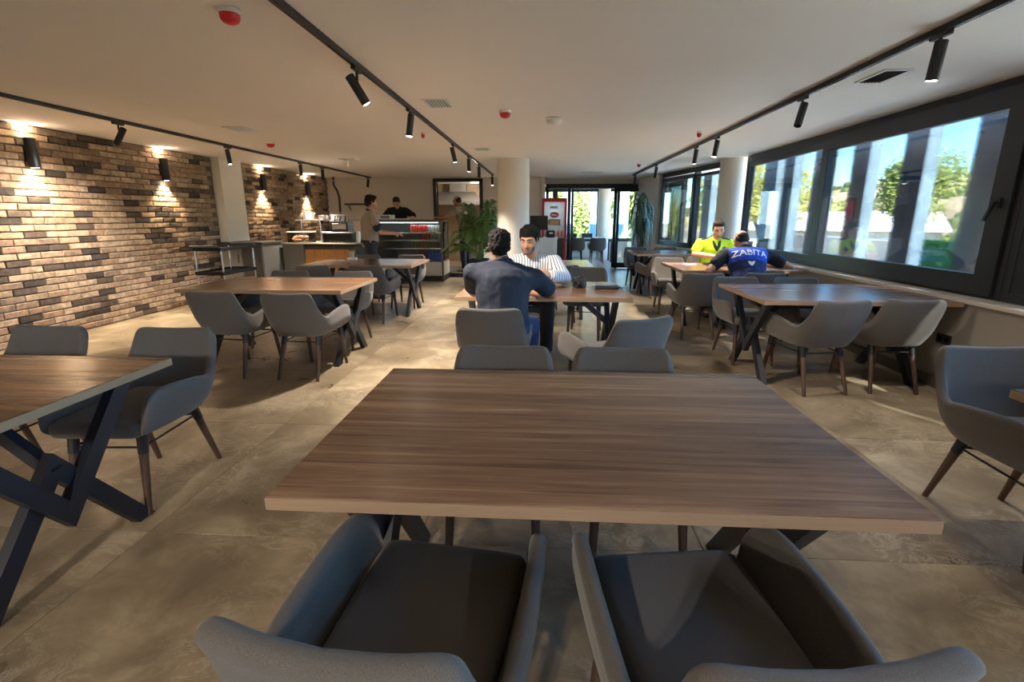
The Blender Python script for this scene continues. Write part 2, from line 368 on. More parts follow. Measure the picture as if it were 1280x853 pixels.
# ---- right side: low wall, windows, angled second window
LOWM = mat('low_wall_paint', rgb(150, 142, 132), 0.7, noise=0.05, nscale=2, bump=0.06, bscale=30)
struct(MB().box(XR, XG+0.12, YN, 9.45, 0, 0.74).build('wall_right', LOWM))
struct(MB().rbox(XR-0.025, XG+0.1, YN, 9.45, 0.74, 0.775, 0.004).build('trim_2', mat('marble_sill', rgb(214, 206, 194), 0.3, noise=0.06, nscale=3)))
struct(MB().box(XR-0.015, XR, YN, 9.45, 0, 0.10).build('baseboard_right', mat('baseboard_stone', rgb(104, 94, 84), 0.5, noise=0.1)))
ANG = math.atan2(0.18, 1.0)
def window(idx, loc, rz, y0, y1, z0, z1, mull, sash, handle_at=None, head=0.16):
    """frame in a local plane x=0, running along y; each opening is (y0, y1) with a sash"""
    w = MB(); w.rbox(-0.05, 0.06, y0, y1, z1-0.10, z1); w.rbox(-0.05, 0.06, y0, y1, z0, z0+0.07)
    w.rbox(-0.05, 0.06, y0, y0+0.07, z0+0.06, z1-0.09); w.rbox(-0.05, 0.06, y1-0.07, y1, z0+0.06, z1-0.09)
    for m in mull: w.rbox(-0.05, 0.06, m-0.04, m+0.04, z0+0.06, z1-0.09)
    root = struct(w.build('window_%d' % idx, ANTHRA)); root.location = loc; root.rotation_euler = (0, 0, rz)
    for k, (a, b, fw, dx, bz, tz) in enumerate(sash):
        s = MB(); x0, x1 = -0.075+dx, -0.012+dx
        s.rbox(x0, x1, a, b, tz-fw, tz); s.rbox(x0, x1, a, b, bz, bz+fw); s.rbox(x0, x1, a, a+fw*1.15, bz+fw-0.01, tz-fw+0.01); s.rbox(x0, x1, b-fw*0.9, b, bz+fw-0.01, tz-fw+0.01)
        so = s.build('sash', ANTHRA, root)
        MB().box(-0.045+dx, -0.035+dx, a+fw*1.1, b-fw*0.85, bz+fw-0.005, tz-fw+0.005).build('glass_pane', GLASS, so, False)
    if handle_at:
        h = MB(); y, z, x = handle_at; h.rbox(x-0.02, x, y-0.018, y+0.018, z-0.04, z+0.04); h.cyl((x-0.015, y, z), (x-0.05, y, z), 0.011); h.bar((x-0.05, y-0.008, z+0.012), (x-0.055, y+0.05, z-0.13), 0.022, 0.018)
        h.build('window_handle', BLACK, root)
    return root
Z0, Z1 = 0.775, CEIL
window(1, (XG, 0, 0), 0, 4.02, 9.36, Z0, Z1, [6.82], [(4.08, 6.86, 0.16, 0.0, Z0+0.02, Z1-0.06), (6.80, 9.30, 0.085, 0.035, Z0+0.05, Z1-0.09)], (4.16, 1.50, -0.075))
window(2, (XG, 0, 0), 0, -0.4, 4.02, Z0, Z1, [1.9], [(0.0-0.34, 1.94, 0.10, 0.0, Z0+0.05, Z1-0.09), (1.88, 3.96, 0.12, 0.03, Z0+0.05, Z1-0.09)])
window(3, (XG, 0, 0), 0, YN, -0.4, Z0, Z1, [-2.2], [(YN+0.06, -2.16, 0.10, 0.0, Z0+0.05, Z1-0.09), (-2.24, -0.46, 0.10, 0.03, Z0+0.05, Z1-0.09)])
# round column between the windows
struct(MB().lathe([(0.235, 0), (0.235, CEIL)], (3.36, 9.72, 0), 40).build('trim_3', COLM))
# angled part beyond the column
A0 = V((3.42, 9.85, 0)); AD = V((-sin(ANG), cos(ANG), 0)); AL = 3.15
aw = MB(); n_ = V((cos(ANG), sin(ANG), 0))
def abox(mb, s0, s1, t0, t1, z0, z1):
    P = [A0+AD*s+n_*t+V((0, 0, z)) for z in (z0, z1) for t in (t0, t1) for s in (s0, s1)]
    return mb.hull(P)
abox(aw, -0.3, AL+1.7, -0.12, 0.12, 0, 0.70); abox(aw, AL, AL+1.7, -0.12, 0.12, 0.70, CEIL)
struct(aw.build('wall_right_far', LOWM if False else WALLM))
ts = MB(); abox(ts, -0.3, AL, -0.15, 0.1, 0.70, 0.735); struct(ts.build('trim_4', MAT['marble_sill']))
window(4, A0[:], ANG, 0.02, AL, 0.735, CEIL, [1.42], [(0.06, 1.44, 0.06, 0.03, 0.77, CEIL-0.14), (1.40, AL-0.06, 0.085, 0.0, 0.76, CEIL-0.12)])
# central round column
struct(MB().lathe([(0.29, 0), (0.29, CEIL)], (-0.58, 9.55, 0), 48).build('trim_5', COLM))
# ---- glazed entrance wall
ew = MB(); ew.box(0.0, 3.2, YE, YE+0.15, 2.26, CEIL); ew.box(2.62, 3.2, YE, YE+0.15, 0, CEIL)
struct(ew.build('wall_entrance', WALLM))
ef = MB()
for x0, x1 in ((0.02, 0.10), (0.62, 0.70), (0.72, 0.78), (1.96, 2.03), (2.54, 2.62)): ef.rbox(x0, x1, YE-0.04, YE+0.08, 0, 2.26)
ef.rbox(0.02, 2.62, YE-0.06, YE+0.08, 2.14, 2.26); ef.rbox(0.02, 0.70, YE-0.03, YE+0.07, 0, 0.12)
door2 = struct(ef.build('door_2', ANTHRA))
MB().box(0.10, 0.62, YE, YE+0.01, 0.1, 2.15).build('glass_pane', GLASS, door2, False)
MB().box(2.03, 2.54, YE, YE+0.01, 0.1, 2.15).build('glass_pane', GLASS, door2, False)
sl = MB(); sl.rbox(1.86, 1.94, YE-0.12, YE-0.07, 0.02, 2.14); sl.rbox(2.50, 2.58, YE-0.12, YE-0.07, 0.02, 2.14); sl.rbox(1.86, 2.58, YE-0.12, YE-0.07, 0.02, 0.16); sl.rbox(1.86, 2.58, YE-0.12, YE-0.07, 2.06, 2.14)
slo = sl.build('sliding_leaf', ANTHRA, door2); MB().box(1.94, 2.50, YE-0.1, YE-0.09, 0.16, 2.06).build('glass_pane', GLASS, slo, False)
MB().rbox(1.885, 1.915, YE-0.16, YE-0.12, 0.9, 1.3).build('pull_handle', BLACK, slo)
# far glazed room behind the entrance
vw = MB(); vw.box(-1.3, 3.9, 18.3, 18.5, 0, 0.55); vw.box(-1.4, -1.2, YE, 18.5, 0, CEIL); vw.box(3.7, 3.9, 14.6, 18.5, 0, 0.6)
struct(vw.build('wall_veranda', WALLM))
window(5, (-1.2, 18.4, 0), R(-90), 0.0, 5.0, 0.55, CEIL, [1.55, 3.1], [(0.05, 1.52, 0.06, 0, 0.6, CEIL-0.1), (1.58, 3.07, 0.06, 0, 0.6, CEIL-0.1), (3.13, 4.95, 0.06, 0, 0.6, CEIL-0.1)])
window(6, (3.8, 0, 0), 0, 14.6, 18.4, 0.6, CEIL, [16.5], [(14.65, 16.46, 0.06, 0, 0.65, CEIL-0.1), (16.54, 18.35, 0.06, 0, 0.65, CEIL-0.1)])
struct(MB().lathe([(0.2, 0), (0.2, CEIL)], (1.95, 17.4, 0), 32).build('trim_6', COLM))
# ---- electric socket on low wall
sk = thing('wall_socket', 'small dark wall socket on the low wall under the large window', 'socket', (XR, 4.25, 0.42))
MB().rbox(-0.012, 0.0, -0.075, 0.075, -0.04, 0.04, 0.003).build('plate', BLACK, sk)
for dy in (-0.035, 0.035): MB().cyl((-0.011, dy, 0), (-0.014, dy, 0), 0.022, n=16).build('socket_well', SCREEN, sk)

# ================================================================== FURNITURE
def shell_mesh():
    rim = [(-.246, -.305, .470), (-.262, -.285, .540), (-.274, -.245, .592), (-.282, -.170, .610), (-.286, -.04, .600), (-.285, .100, .580), (-.281, .185, .564), (-.270, .250, .585), (-.256, .305, .650), (-.246, .342, .722), (-.230, .366, .768), (-.195, .382, .787), (-.11, .396, .784), (0, .402, .780)]
    base = [(-.228, -.300, .425), (-.231, -.285, .42), (-.233, -.245, .415), (-.235, -.170, .41), (-.236, -.05, .405), (-.234, .06, .40), (-.227, .135, .40), (-.212, .185, .40), (-.190, .222, .40), (-.165, .245, .40), (-.135, .260, .40), (-.10, .270, .40), (-.05, .277, .40), (0, .28, .40)]
    Rm, Bs = catmull(rim, 4), catmull(base, 4); n = len(Rm)
    Rm = Rm + [V((-p.x, p.y, p.z)) for p in reversed(Rm[:-1])]; Bs = Bs + [V((-p.x, p.y, p.z)) for p in reversed(Bs[:-1])]; m = len(Rm)
    nv, T = 9, 0.042
    vs_, fs = [], []; ring = None
    for i in range(m):
        a, b = max(i-1, 0), min(i+1, m-1)
        t = ((Rm[b]-Rm[a])+(Bs[b]-Bs[a])); t.z = 0; t.normalize(); nin = V((t.y, -t.x, 0))   # towards the seat
        B, T_ = Bs[i], Rm[i]
        hgt = T_.z-B.z; th = min(T, 0.018+hgt*0.25); r = th/2
        up = (T_-B); prof = []
        prof.append(B+nin*0.10+V((0, 0, -0.022))); prof.append(B+nin*0.045+V((0, 0, -0.018))); prof.append(B+nin*0.012+V((0, 0, -0.008)))
        out = []
        for k in range(nv+1):
            v = k/nv; p = B+up*(v*(1-r/max(hgt, .03))) - nin*(0.016*sin(pi*min(1, v*1.1))*min(1, hgt/0.15)); out.append(p)
        prof += out
        top = out[-1]
        for k in range(1, 6):
            a_ = pi*k/6; prof.append(top+nin*(r-r*cos(a_))+V((0, 0, r*sin(a_)*1.0)))
        for k in range(nv, -1, -1):
            v = k/nv; prof.append(out[k]+nin*th)
        ring = len(prof); vs_ += prof
    for i in range(m-1):
        for k in range(ring-1): fs.append((i*ring+k, (i+1)*ring+k, (i+1)*ring+k+1, i*ring+k+1))
    fs.append(tuple(range(ring))); fs.append(tuple((m-1)*ring+k for k in range(ring-1, -1, -1)))
    fs.append(tuple(i*ring for i in range(m-1, -1, -1)))        # underside pan
    mb = MB(); mb.add(vs_, fs); return mb.mesh('shell', FABRIC, True, 70)
def cushion_mesh():
    def outline(s):
        pts = []
        for k in range(44):
            a = 2*pi*k/44; c_, s_ = cos(a), sin(a); e = 0.17
            x = abs(c_)**e*(1 if c_ > 0 else -1); y = abs(s_)**e*(1 if s_ > 0 else -1)
            w = 0.217-0.030*(y+1)/2 ; pts.append((x*w*s, (y*0.283*s)-0.035, 0))
        return pts
    rings = [(0.97, .405), (1.0, .42), (1.0, .452), (0.985, .466), (0.95, .474), (0.86, .479), (0.55, .482), (0.2, .483)]
    vs_, fs = [], []
    for s, z in rings: vs_ += [(x, y, z) for x, y, _ in outline(s)]
    m = 44
    for i in range(len(rings)-1):
        for k in range(m): fs.append((i*m+k, i*m+(k+1) % m, (i+1)*m+(k+1) % m, (i+1)*m+k))
    fs.append(tuple(range(m-1, -1, -1))); fs.append(tuple((len(rings)-1)*m+k for k in range(m)))
    return MB().add(vs_, fs).mesh('seat_cushion', FABRIC, True, 60)
CHAIR_PARTS = None
LEGS = [((-.165, -.225), (-.180, -.290)), ((.165, -.225), (.180, -.290)), ((-.155, .165), (-.180, .300)), ((.155, .165), (.180, .300))]
def make_chair():
    global CHAIR_PARTS
    leg_me, slv_me = [], []
    for (tx, ty), (fx, fy) in LEGS:
        t, f_ = V((tx, ty, .395)), V((fx, fy, 0)); s_ = t.lerp(f_, 0.24)
        leg_me.append(MB().tube([s_, s_.lerp(f_, .5), f_+(t-f_)*0.012, f_], [.0205, .017, .0135, .0125], 14).mesh('leg', LEGWOOD))
        slv_me.append(MB().tube([t, s_], [.026, .0225], 14).mesh('leg_sleeve', BLACK))
    w = MB(); J = [V((tx, ty, .395)).lerp(V((fx, fy, 0)), .17) for (tx, ty), (fx, fy) in LEGS]
    for a, b in ((0, 1), (2, 3), (0, 2), (1, 3)): w.tube([J[a], J[b]], .0055, 6)
    c_ = V((0, -.03, .375))
    for j in J: w.tube([j, j.lerp(c_, .5)+V((0, 0, .012)), c_], .0055, 6)
    CHAIR_PARTS = (shell_mesh(), cushion_mesh(), leg_me, slv_me, w.mesh('wire_brace', BLACK))
make_chair()
def chair(x, y, face, label, group='grey tub chairs with walnut legs'):
    """face: direction the sitter looks, degrees from +Y, counter-clockwise"""
    root = thing('tub_chair', label, 'chair', (x, y, 0), R(face+180), group)
    sh, cu, lg, sv, wr = CHAIR_PARTS
    link('shell', sh, root); link('seat_cushion', cu, root); link('wire_brace', wr, root)
    for a, b in zip(lg, sv): link('leg_sleeve', b, link('leg', a, root))
    return root
TW, TD, TH, TT = 1.55, 1.06, 0.75, 0.036
def table_meshes(W, D):
    top = MB().rbox(-W/2+.002, W/2-.002, -D/2+.002, D/2-.002, TH-.004, TH, .002).mesh('tabletop', WOODTOP, False)
    e = MB(); e.rbox(-W/2, W/2, -D/2, D/2, TH-TT, TH-.0035, .0015); edge = e.mesh('board_edge', EDGE, False)
    frames = []
    for s in (-1, 1):
        x = s*(W/2-.13); hy = .365; m = MB()
        zt = TH-TT-.008; w_ = .036; a_ = .455; k_ = math.hypot(hy, a_)/hy*w_; f_ = math.hypot(hy, a_)/a_*w_
        for flip in (0, 1):
            prof = [(hy+f_, 0), (0, a_+k_), (-hy-f_, 0), (-hy+f_, 0), (0, a_-k_), (hy-f_, 0)]
            if flip: prof = [(y, zt-z) for y, z in prof]
            xo = x+(.013 if flip else -.013)*s
            vv = [(xo+q, y, z) for q in (-.022, .022) for y, z in prof]
            ff = [(0, 1, 4, 5), (1, 2, 3, 4), (11, 10, 7, 6), (10, 9, 8, 7)]+[(i, i+6, (i+1) % 6+6, (i+1) % 6) for i in range(6)]
            m.add(vv, ff)
        m.box(x-.04, x+.04, -.42, .42, TH-TT-.008, TH-TT)
        frames.append(m.mesh('cross_leg', STEELBLACK, False))
    braces = [MB().bar((s*(W/2-.13), 0, .43), (s*(W/2-.46), 0, TH-TT), .04, .05).mesh('diagonal_brace', STEELBLACK, False) for s in (-1, 1)]
    return top, edge, frames, braces
TM = table_meshes(TW, TD)
def table(x0, x1, y0, y1, label):
    W, D = x1-x0, y1-y0
    root = thing('dining_table', label, 'table', ((x0+x1)/2, (y0+y1)/2, 0), 0, 'walnut dining tables')
    top, edge, fr_, br = TM if abs(W-TW) < .02 and abs(D-TD) < .02 else table_meshes(W, D)
    link('tabletop', top, root); link('board_edge', edge, root)
    for f_ in fr_: link('cross_leg', f_, root)
    for b in br: link('diagonal_brace', b, root)
    return root
table(-.66, .89, 1.04, 2.10, 'large empty walnut table filling the centre foreground')
table(-3.31, -1.76, 1.14, 2.20, 'walnut table cut by the left edge of the photo')
table(-3.40, -1.83, 4.42, 5.44, 'empty walnut table in the left row before the black trolley')
table(-3.39, -1.81, 6.82, 7.95, 'walnut table at the far end of the left row, before the display fridge')
table(-.745, .735, 4.15, 5.22, 'walnut table with a camera on it between two seated men')
table(-.85, .67, 6.80, 7.90, 'pale looking walnut table behind the two empty chairs of the camera table')
table(1.755, 3.27, 4.09, 5.18, 'walnut table with blue sky reflection beside the large window')
table(1.72, 3.20, 6.45, 7.60, 'walnut table where the two uniformed men sit')
table(1.66, 2.86, 9.25, 10.4, 'small looking walnut table farthest back by the angled window')
table(1.82, 3.27, .90, 1.98, 'walnut table at the right edge with only its corner in view')
CH = [
 # foreground table
 (-.28, .96, -7, 'near left chair in the foreground, its back cut by the bottom edge'),
 (.385, .97, 8, 'near right chair in the foreground, its back cut by the bottom edge'),
 (-.19, 2.03, 180, 'chair behind the foreground table, on the left'),
 (.385, 2.03, 180, 'chair behind the foreground table, on the right'),
 # left near table
 (-2.08, 2.33, 183, 'chair at the cut off left edge table, shown with its seat and arm'),
 (-2.86, 2.33, 180, 'chair behind the cut off left edge table, only its back showing'),
 # left middle table
 (-2.80, 4.42, -4, 'left chair of the two backs turned to us at the middle left table'),
 (-2.12, 4.38, -3, 'right chair of the two backs turned to us at the middle left table'),
 (-2.22, 5.42, 180, 'right chair on the far side of the middle left table'),
 (-2.98, 5.42, 180, 'left chair on the far side of the middle left table'),
 # left far table
 (-2.30, 6.78, -2, 'right near side chair of the far left table, its arm beside the black table leg'),
 (-3.02, 6.78, 0, 'left near side chair of the far left table'),
 (-2.20, 7.98, 180, 'right far side chair of the far left table, facing us'),
 (-2.95, 7.98, 180, 'left far side chair of the far left table, behind it the standing man'),
 # camera table
 (-.365, 3.78, -2, 'chair under the man in the navy shirt'),
 (.47, 3.46, 28, 'empty turned chair pulled out from the camera table, behind the foreground chairs'),
 (-.13, 5.60, 180, 'chair under the man in the striped shirt'),
 (.50, 6.02, 172, 'empty chair on the far side of the camera table, facing us'),
 (.24, 7.02, 0, 'pale chair turning its back at the pale looking middle table'),
 (.02, 8.00, 180, 'far side chair at the pale looking table, its back showing just above the top'),
 # window table
 (2.22, 4.27, 9, 'left one of the two near chairs at the sky reflecting table'),
 (2.84, 4.35, 0, 'right one of the two near chairs at the sky reflecting table'),
 (2.02, 5.10, 180, 'left far side chair at the sky reflecting table'),
 (2.62, 5.08, 180, 'right far side chair at the sky reflecting table'),
 # uniformed men
 (1.80, 6.16, 0, 'pale backed chair standing alone left of the man in the blue vest'),
 (2.50, 6.22, 0, 'chair under the man in the blue vest'),
 (1.90, 7.72, 175, 'chair at the left far side of the uniformed men table, light on its inner back'),
 (2.53, 8.0, 180, 'chair under the man in the yellow green police shirt'),
 # farthest right table
 (1.98, 9.22, 14, 'left near chair at the farthest right table'),
 (2.62, 9.22, 0, 'right near chair at the farthest right table'),
 (1.90, 10.42, 180, 'left far chair at the farthest right table'),
 (2.50, 10.42, 180, 'right far chair at the farthest right table'),
 # right edge
 (2.15, 2.16, 178, 'dark chair at the right edge of the photo beside the table corner'),
]
for x, y, f_, l in CH: chair(x, y, f_, l)
# table and chairs behind the glass entrance
vt = thing('veranda_table', 'long white table in the glazed room behind the entrance doors', 'table', (1.25, 16.6, 0))
MB().rbox(-.95, .95, -.4, .4, .72, .75).build('tabletop', WHITE, vt)
for sx in (-1, 1):
    for sy in (-1, 1): MB().box(sx*.85-.025, sx*.85+.025, sy*.32-.025, sy*.32+.025, 0, .72).build('leg', BLACK, vt)
chair(.98, 16.0, 0, 'dark looking chair at the white table behind the glass, left of the pair')
chair(1.62, 16.0, 0, 'dark looking chair at the white table behind the glass, right of the pair')
for k, (x, l) in enumerate(((.85, 'left'), (1.35, 'right'))):
    b = thing('storage_box', 'small dark box on the white table behind the glass, on the %s' % l, 'box', (x, 16.6, .75))
    MB().rbox(-.17, .17, -.1, .1, 0, .12).build('body', DARKLAM, b); MB().rbox(-.175, .175, -.105, .105, .12, .135).build('lid', BLACK, b)

# ================================================================== LIGHTING FIXTURES
def track(x, y0, y1, label):
    t = thing('light_track', label, 'track', (x, y0, CEIL), 0, 'black ceiling tracks'); L_ = y1-y0
    MB().rbox(-.018, .018, 0, L_, -.034, 0, .002).build('rail', BLACK, t, False)
    MB().box(-.008, .008, .02, L_-.02, -.0355, -.033).build('slot', SCREEN, t, False)
    for y in (0, L_): MB().rbox(-.02, .02, y-.012, y+.012, -.036, 0, .002).build('end_cap', BLACK, t, False)
TX = {'left': -4.52, 'middle': -1.27, 'right': 2.13}
track(TX['left'], -3.5, 13.4, 'black ceiling light track near the brick wall, leftmost of three')
track(TX['middle'], -3.5, 12.8, 'black ceiling light track in the middle of three')
track(TX['right'], -3.5, 13.0, 'black ceiling light track near the windows, rightmost of three')
HB = None
def head_meshes():
    adapter = MB().rbox(-.016, .016, -.07, .07, -.058, -.034, .003).mesh('adapter', BLACK, False)
    stem = MB().cyl((0, 0, -.055), (0, 0, -.135), .009, n=10).mesh('stem', BLACK)
    body = MB().lathe([(.024, .10), (.031, .096), (.031, -.094), (.029, -.10), (.026, -.097), (.025, -.085)], n=24).mesh('lamp_body', BLACK)
    lens = MB().lathe([(.026, -.0985), (.02, -.1005), (.0, -.101)], n=20).mesh('lens', LENS)
    offl = MB().lathe([(.0255, -.088), (.02, -.086), (.0, -.086)], n=20).mesh('lens', SCREEN)
    return adapter, stem, body, lens, offl
HB = head_meshes()
def head(x, y, aim, label, on=True, watts=None, size=100):
    """aim: direction of the beam"""
    t = thing('track_spotlight', label, 'spotlight', (x, y, CEIL), 0, 'black track spotlights')
    link('adapter', HB[0], t); link('stem', HB[1], t)
    b = link('lamp_body', HB[2], t, (0, 0, -.17)); d = V(aim).normalized()
    b.rotation_euler = (-d).to_track_quat('Z', 'Y').to_euler()
    link('lens', HB[3] if on else HB[4], b)
    if on:
        l = bpy.data.lights.new('spot_beam', 'SPOT'); l.energy = watts or SPOT_W; l.color = WARM; l.spot_size = R(size); l.spot_blend = 0.7; l.shadow_soft_size = 0.035
        lo = bpy.data.objects.new('spot_beam', l); COL.objects.link(lo); lo.parent = b; lo.location = (0, 0, -.108)
    return t
ordn = ['nearest', 'second', 'third', 'fourth', 'fifth', 'sixth', 'seventh']
for tr, lst in (('left', [(5.45, (-.8, .1, -1)), (7.35, (.05, .1, -1)), (9.55, (0, .05, -1)), (10.5, (0, .0, -1)), (13.2, (-.15, 0, -1))]),
                ('middle', [(3.63, (.55, .25, -1)), (4.99, (-.12, -.1, -1)), (7.3, (.22, .1, -1)), (8.75, (0, .05, -1)), (10.1, (0, 0, -1)), (12.6, (.0, -.05, -1))]),
                ('right', [(3.19, (-.02, .1, -1)), (4.7, (-.3, -.25, -1)), (6.87, (-.12, 0, -1)), (7.76, (-.05, .1, -1)), (10.4, (-.08, 0, -1)), (12.7, (.0, 0, -1))])):
    for k, (y, aim) in enumerate(lst):
        on = not ((tr == 'left' and k in (3, 4)) or (tr == 'middle' and k == 4) or (tr == 'right' and k in (1, 4, 5)))
        head(TX[tr], y, aim, 'black %s spotlight on the %s ceiling track, %s from camera' % ('lit' if on else 'unlit', tr, ordn[k]), on, None if tr != 'right' else (14, 0, 40, 40, 0, 0)[k])
for tr in TX:                        # tracks run on behind the camera; unseen spotlights added there as fill light
    for k, y in enumerate((-3.3, -2.8)):
        head(TX[tr], y, (0, 0.9, -1), 'added fill spotlight on the %s ceiling track, %s behind the camera' % (tr, ('far', 'close')[k]), True, 55 if tr != 'right' else 18)
# wall sconces
for k, (y, z) in enumerate(((5.62, 2.09), (7.65, 2.09), (10.4, 2.08), (12.4, 2.06))):
    s = thing('wall_sconce', 'black cylinder wall lamp on the bricks, %s from the camera' % ordn[k], 'wall lamp', (XW+.075, y, z), 0, 'black sconces on the brick wall')
    MB().rbox(-.075, -.045, -.03, .03, -.08, .08, .004).build('bracket', BLACK, s)
    MB().lathe([(.046, .155), (.052, .16), (.055, .158), (.055, -.158), (.052, -.16), (.046, -.155)], n=28).build('lamp_body', BLACK, s)
    MB().lathe([(.044, .1565), (0.0, .157)], n=20).build('upper_lens', LENS, s); MB().lathe([(.0, -.157), (.044, -.1565)], n=20).build('lower_lens', LENS, s)
    for sg in (1, -1):
        l = bpy.data.lights.new('sconce_beam', 'SPOT'); l.energy = SCONCE_W*(1 if sg < 0 else .35); l.color = (1.0, .76, .48); l.spot_size = R(100); l.spot_blend = .5; l.shadow_soft_size = .03
        lo = bpy.data.objects.new('sconce_beam', l); COL.objects.link(lo); lo.parent = s; lo.location = (.0, 0, sg*.17); lo.rotation_euler = (R(180) if sg > 0 else 0, 0, 0)
        lo.rotation_euler[1] = R(8)*(1 if sg < 0 else -1)
# ceiling fittings
def siren(x, y, label, r=.05, group='red ceiling alarms', whitebase=True, red=True):
    t = thing('alarm_beacon' if red else 'smoke_detector', label, 'alarm' if red else 'detector', (x, y, CEIL), 0, group)
    MB().lathe([(r*1.05, 0), (r*1.1, -.012), (r*.95, -.022)], n=24).build('base', WHITE, t)
    MB().lathe([(r*.95, -.02), (r*.92, -.045), (r*.7, -.06), (r*.3, -.068), (0, -.069)], n=24).build('dome', RED if red else WHITE, t)
siren(-1.58, 2.73, 'round white and red ceiling alarm at the top left edge of the photo', .05)
siren(-3.81, 7.21, 'red ceiling alarm above the middle left table', .055)
siren(-.40, 5.28, 'red ceiling alarm nearest the middle of the ceiling', .055)
siren(1.85, 6.65, 'small red ceiling alarm left of the right track', .03)
siren(1.80, 10.4, 'tiny red ceiling alarm far back by the right track', .035)
siren(-1.5, 6.5, 'tiny red and white alarm close to the middle track', .022)
siren(.08, 5.68, 'flat white round smoke detector right of the red alarm in the ceiling middle', .085, 'white detectors', red=False)
def vent(x, y, w, d, label, dark=False):
    t = thing('ceiling_vent', label, 'vent', (x, y, CEIL), 0, 'ceiling vents')
    f_ = MB(); b = .022
    f_.box(-w/2, w/2, -d/2, -d/2+b, -.01, 0); f_.box(-w/2, w/2, d/2-b, d/2, -.01, 0); f_.box(-w/2, -w/2+b, -d/2+b, d/2-b, -.01, 0); f_.box(w/2-b, w/2, -d/2+b, d/2-b, -.01, 0)
    f_.build('frame', WHITE, t, False)
    MB().box(-w/2+b, w/2-b, -d/2+b, d/2-b, -.002, 0).build('duct_opening', SCREEN, t, False)
    n = max(4, int((w-2*b)/.026)); sm = MB().bar((0, -d/2+b, -.006), (0, d/2-b, -.006), .003, .016, (.5, 0, 1)).mesh('slat', WHITE if not dark else DARKLAM, False)
    for k in range(n): link('slat', sm, t, (-w/2+b+(k+.5)*(w-2*b)/n, 0, 0))
vent(-.98, 4.89, .24, .34, 'white slatted ceiling vent right of the middle track')
vent(2.45, 4.20, .20, .36, 'dark slatted ceiling vent near the window behind the nearest right spotlight', True)
vent(-3.57, 6.10, .26, .30, 'ceiling vent above the left part of the room')
vent(-.97, 8.08, .26, .30, 'small ceiling vent beside the far middle track')
vent(1.08, 12.3, .5, .16, 'narrow slot vent far back before the entrance doors')
vent(-3.53, 9.36, .30, .24, 'ceiling vent far left above the service counter')
# ================================================================== SERVICE AREA
# trolley
tr = thing('service_trolley', 'black three tier service trolley with silver posts beside the brick wall column', 'trolley', (-5.02, 7.75, 0))
for z in (.17, .54, .90):
    m = MB(); m.rbox(-.225, .225, -.45, .45, z, z+.02, .004)
    for a in ((-.225, -.215, -.45, .45), (.215, .225, -.45, .45), (-.215, .215, -.45, -.44), (-.215, .215, .44, .45)): m.box(*a, z+.02, z+.05)
    m.build('tray', mat('matt_black_plastic', rgb(24, 24, 26), .75, spec=.25, noise=.08), tr, False)
for sx in (-1, 1):
    for sy in (-1, 1): 
        MB().cyl((sx*.205, sy*.42, .07), (sx*.205, sy*.42, .94), .015, n=12).build('post', CHROME, tr)
        c = MB(); c.cyl((sx*.205-.012, sy*.42, .04), (sx*.205+.012, sy*.42, .04), .04, n=16); c.build('castor', BLACK, tr)
for sy in (-1, 1): MB().tube([(-.205, sy*.42, .93), (-.205, sy*.50, .97), (.205, sy*.50, .97), (.205, sy*.42, .93)], .013, 8).build('push_handle', BLACK, tr)
# grey cabinet and grey panel beside the counter
cb = thing('side_cabinet', 'grey cabinet with dark top between the trolley and the counter', 'cabinet', (-5.33, 9.1, 0))
MB().rbox(-.42, .36, -.35, .35, .08, .93).build('body', GREYLAM, cb, False)
MB().rbox(-.44, .38, -.38, .36, .93, .96).build('worktop', DARKLAM, cb, False)
for x in (-.40, -.02): 
    dd = MB().rbox(x, x+.36, -.368, -.352, .12, .90).build('door', GREYLAM if x < -.1 else DARKLAM, cb, False); MB().rbox(x+.30, x+.315, -.385, -.368, .6, .75).build('handle', BLACK, dd, False)
MB().box(-.40, .34, -.3, .33, 0, .08).build('plinth', BLACK, cb, False)
ct = thing('service_counter', 'long counter with warm oak front and grey end panel under the kitchen things', 'counter', (-4.1, 9.75, 0))
MB().rbox(-.82, -.42, -.40, .40, .04, .89).build('end_panel', GREYLAM, ct, False)
MB().rbox(-.42, .55, -.34, .40, .10, .86).build('body', DARKLAM, ct, False)
for k in range(5): MB().rbox(-.42+k*.194+.002, -.42+(k+1)*.194-.002, -.362, -.34, .12+0, .80, .003).build('front_panel', OAK, ct, False)
MB().rbox(-.84, .57, -.42, .42, .86+.03, .92).build('worktop', mat('steel_top', rgb(176, 164, 140), .3, metal=.6, noise=.1), ct, False)
MB().box(-.42, .55, -.28, .38, 0, .10).build('plinth', BLACK, ct, False)
def tub_box(x, y, z):
    t = thing('plastic_tub', 'clear plastic tub of wrapped snacks on the left end of the counter', 'tub', (x, y, z))
    m = MB(); a, b, h, th = .21, .15, .19, .005
    for x0, x1, y0, y1 in ((-a, a, -b, -b+th), (-a, a, b-th, b), (-a, -a+th, -b, b), (a-th, a, -b, b)): m.box(x0, x1, y0, y1, 0, h)
    m.box(-a, a, -b, b, 0, th); m.build('body', CLEAR, t, False)
    r = MB(); 
    for x0, x1, y0, y1 in ((-a-.01, a+.01, -b-.01, -b+.01), (-a-.01, a+.01, b-.01, b+.01), (-a-.01, -a+.01, -b, b), (a-.01, a+.01, -b, b)): r.rbox(x0, x1, y0, y1, h-.005, h+.015)
    r.build('rim', WHITE, t, False)
    s = MB()
    for k in range(60): s.ell((random.uniform(-.17, .17), random.uniform(-.11, .11), .03+random.random()*.09), (.035, .022, .018), 4, M4.Rotation(random.random()*3, 3, 'Z'))
    o = s.build('snacks', mat('snack_wrap', rgb(196, 140, 104), .5, noise=.4, nscale=30), t); o['kind'] = 'stuff'
tub_box(-4.66, 9.62, .92)
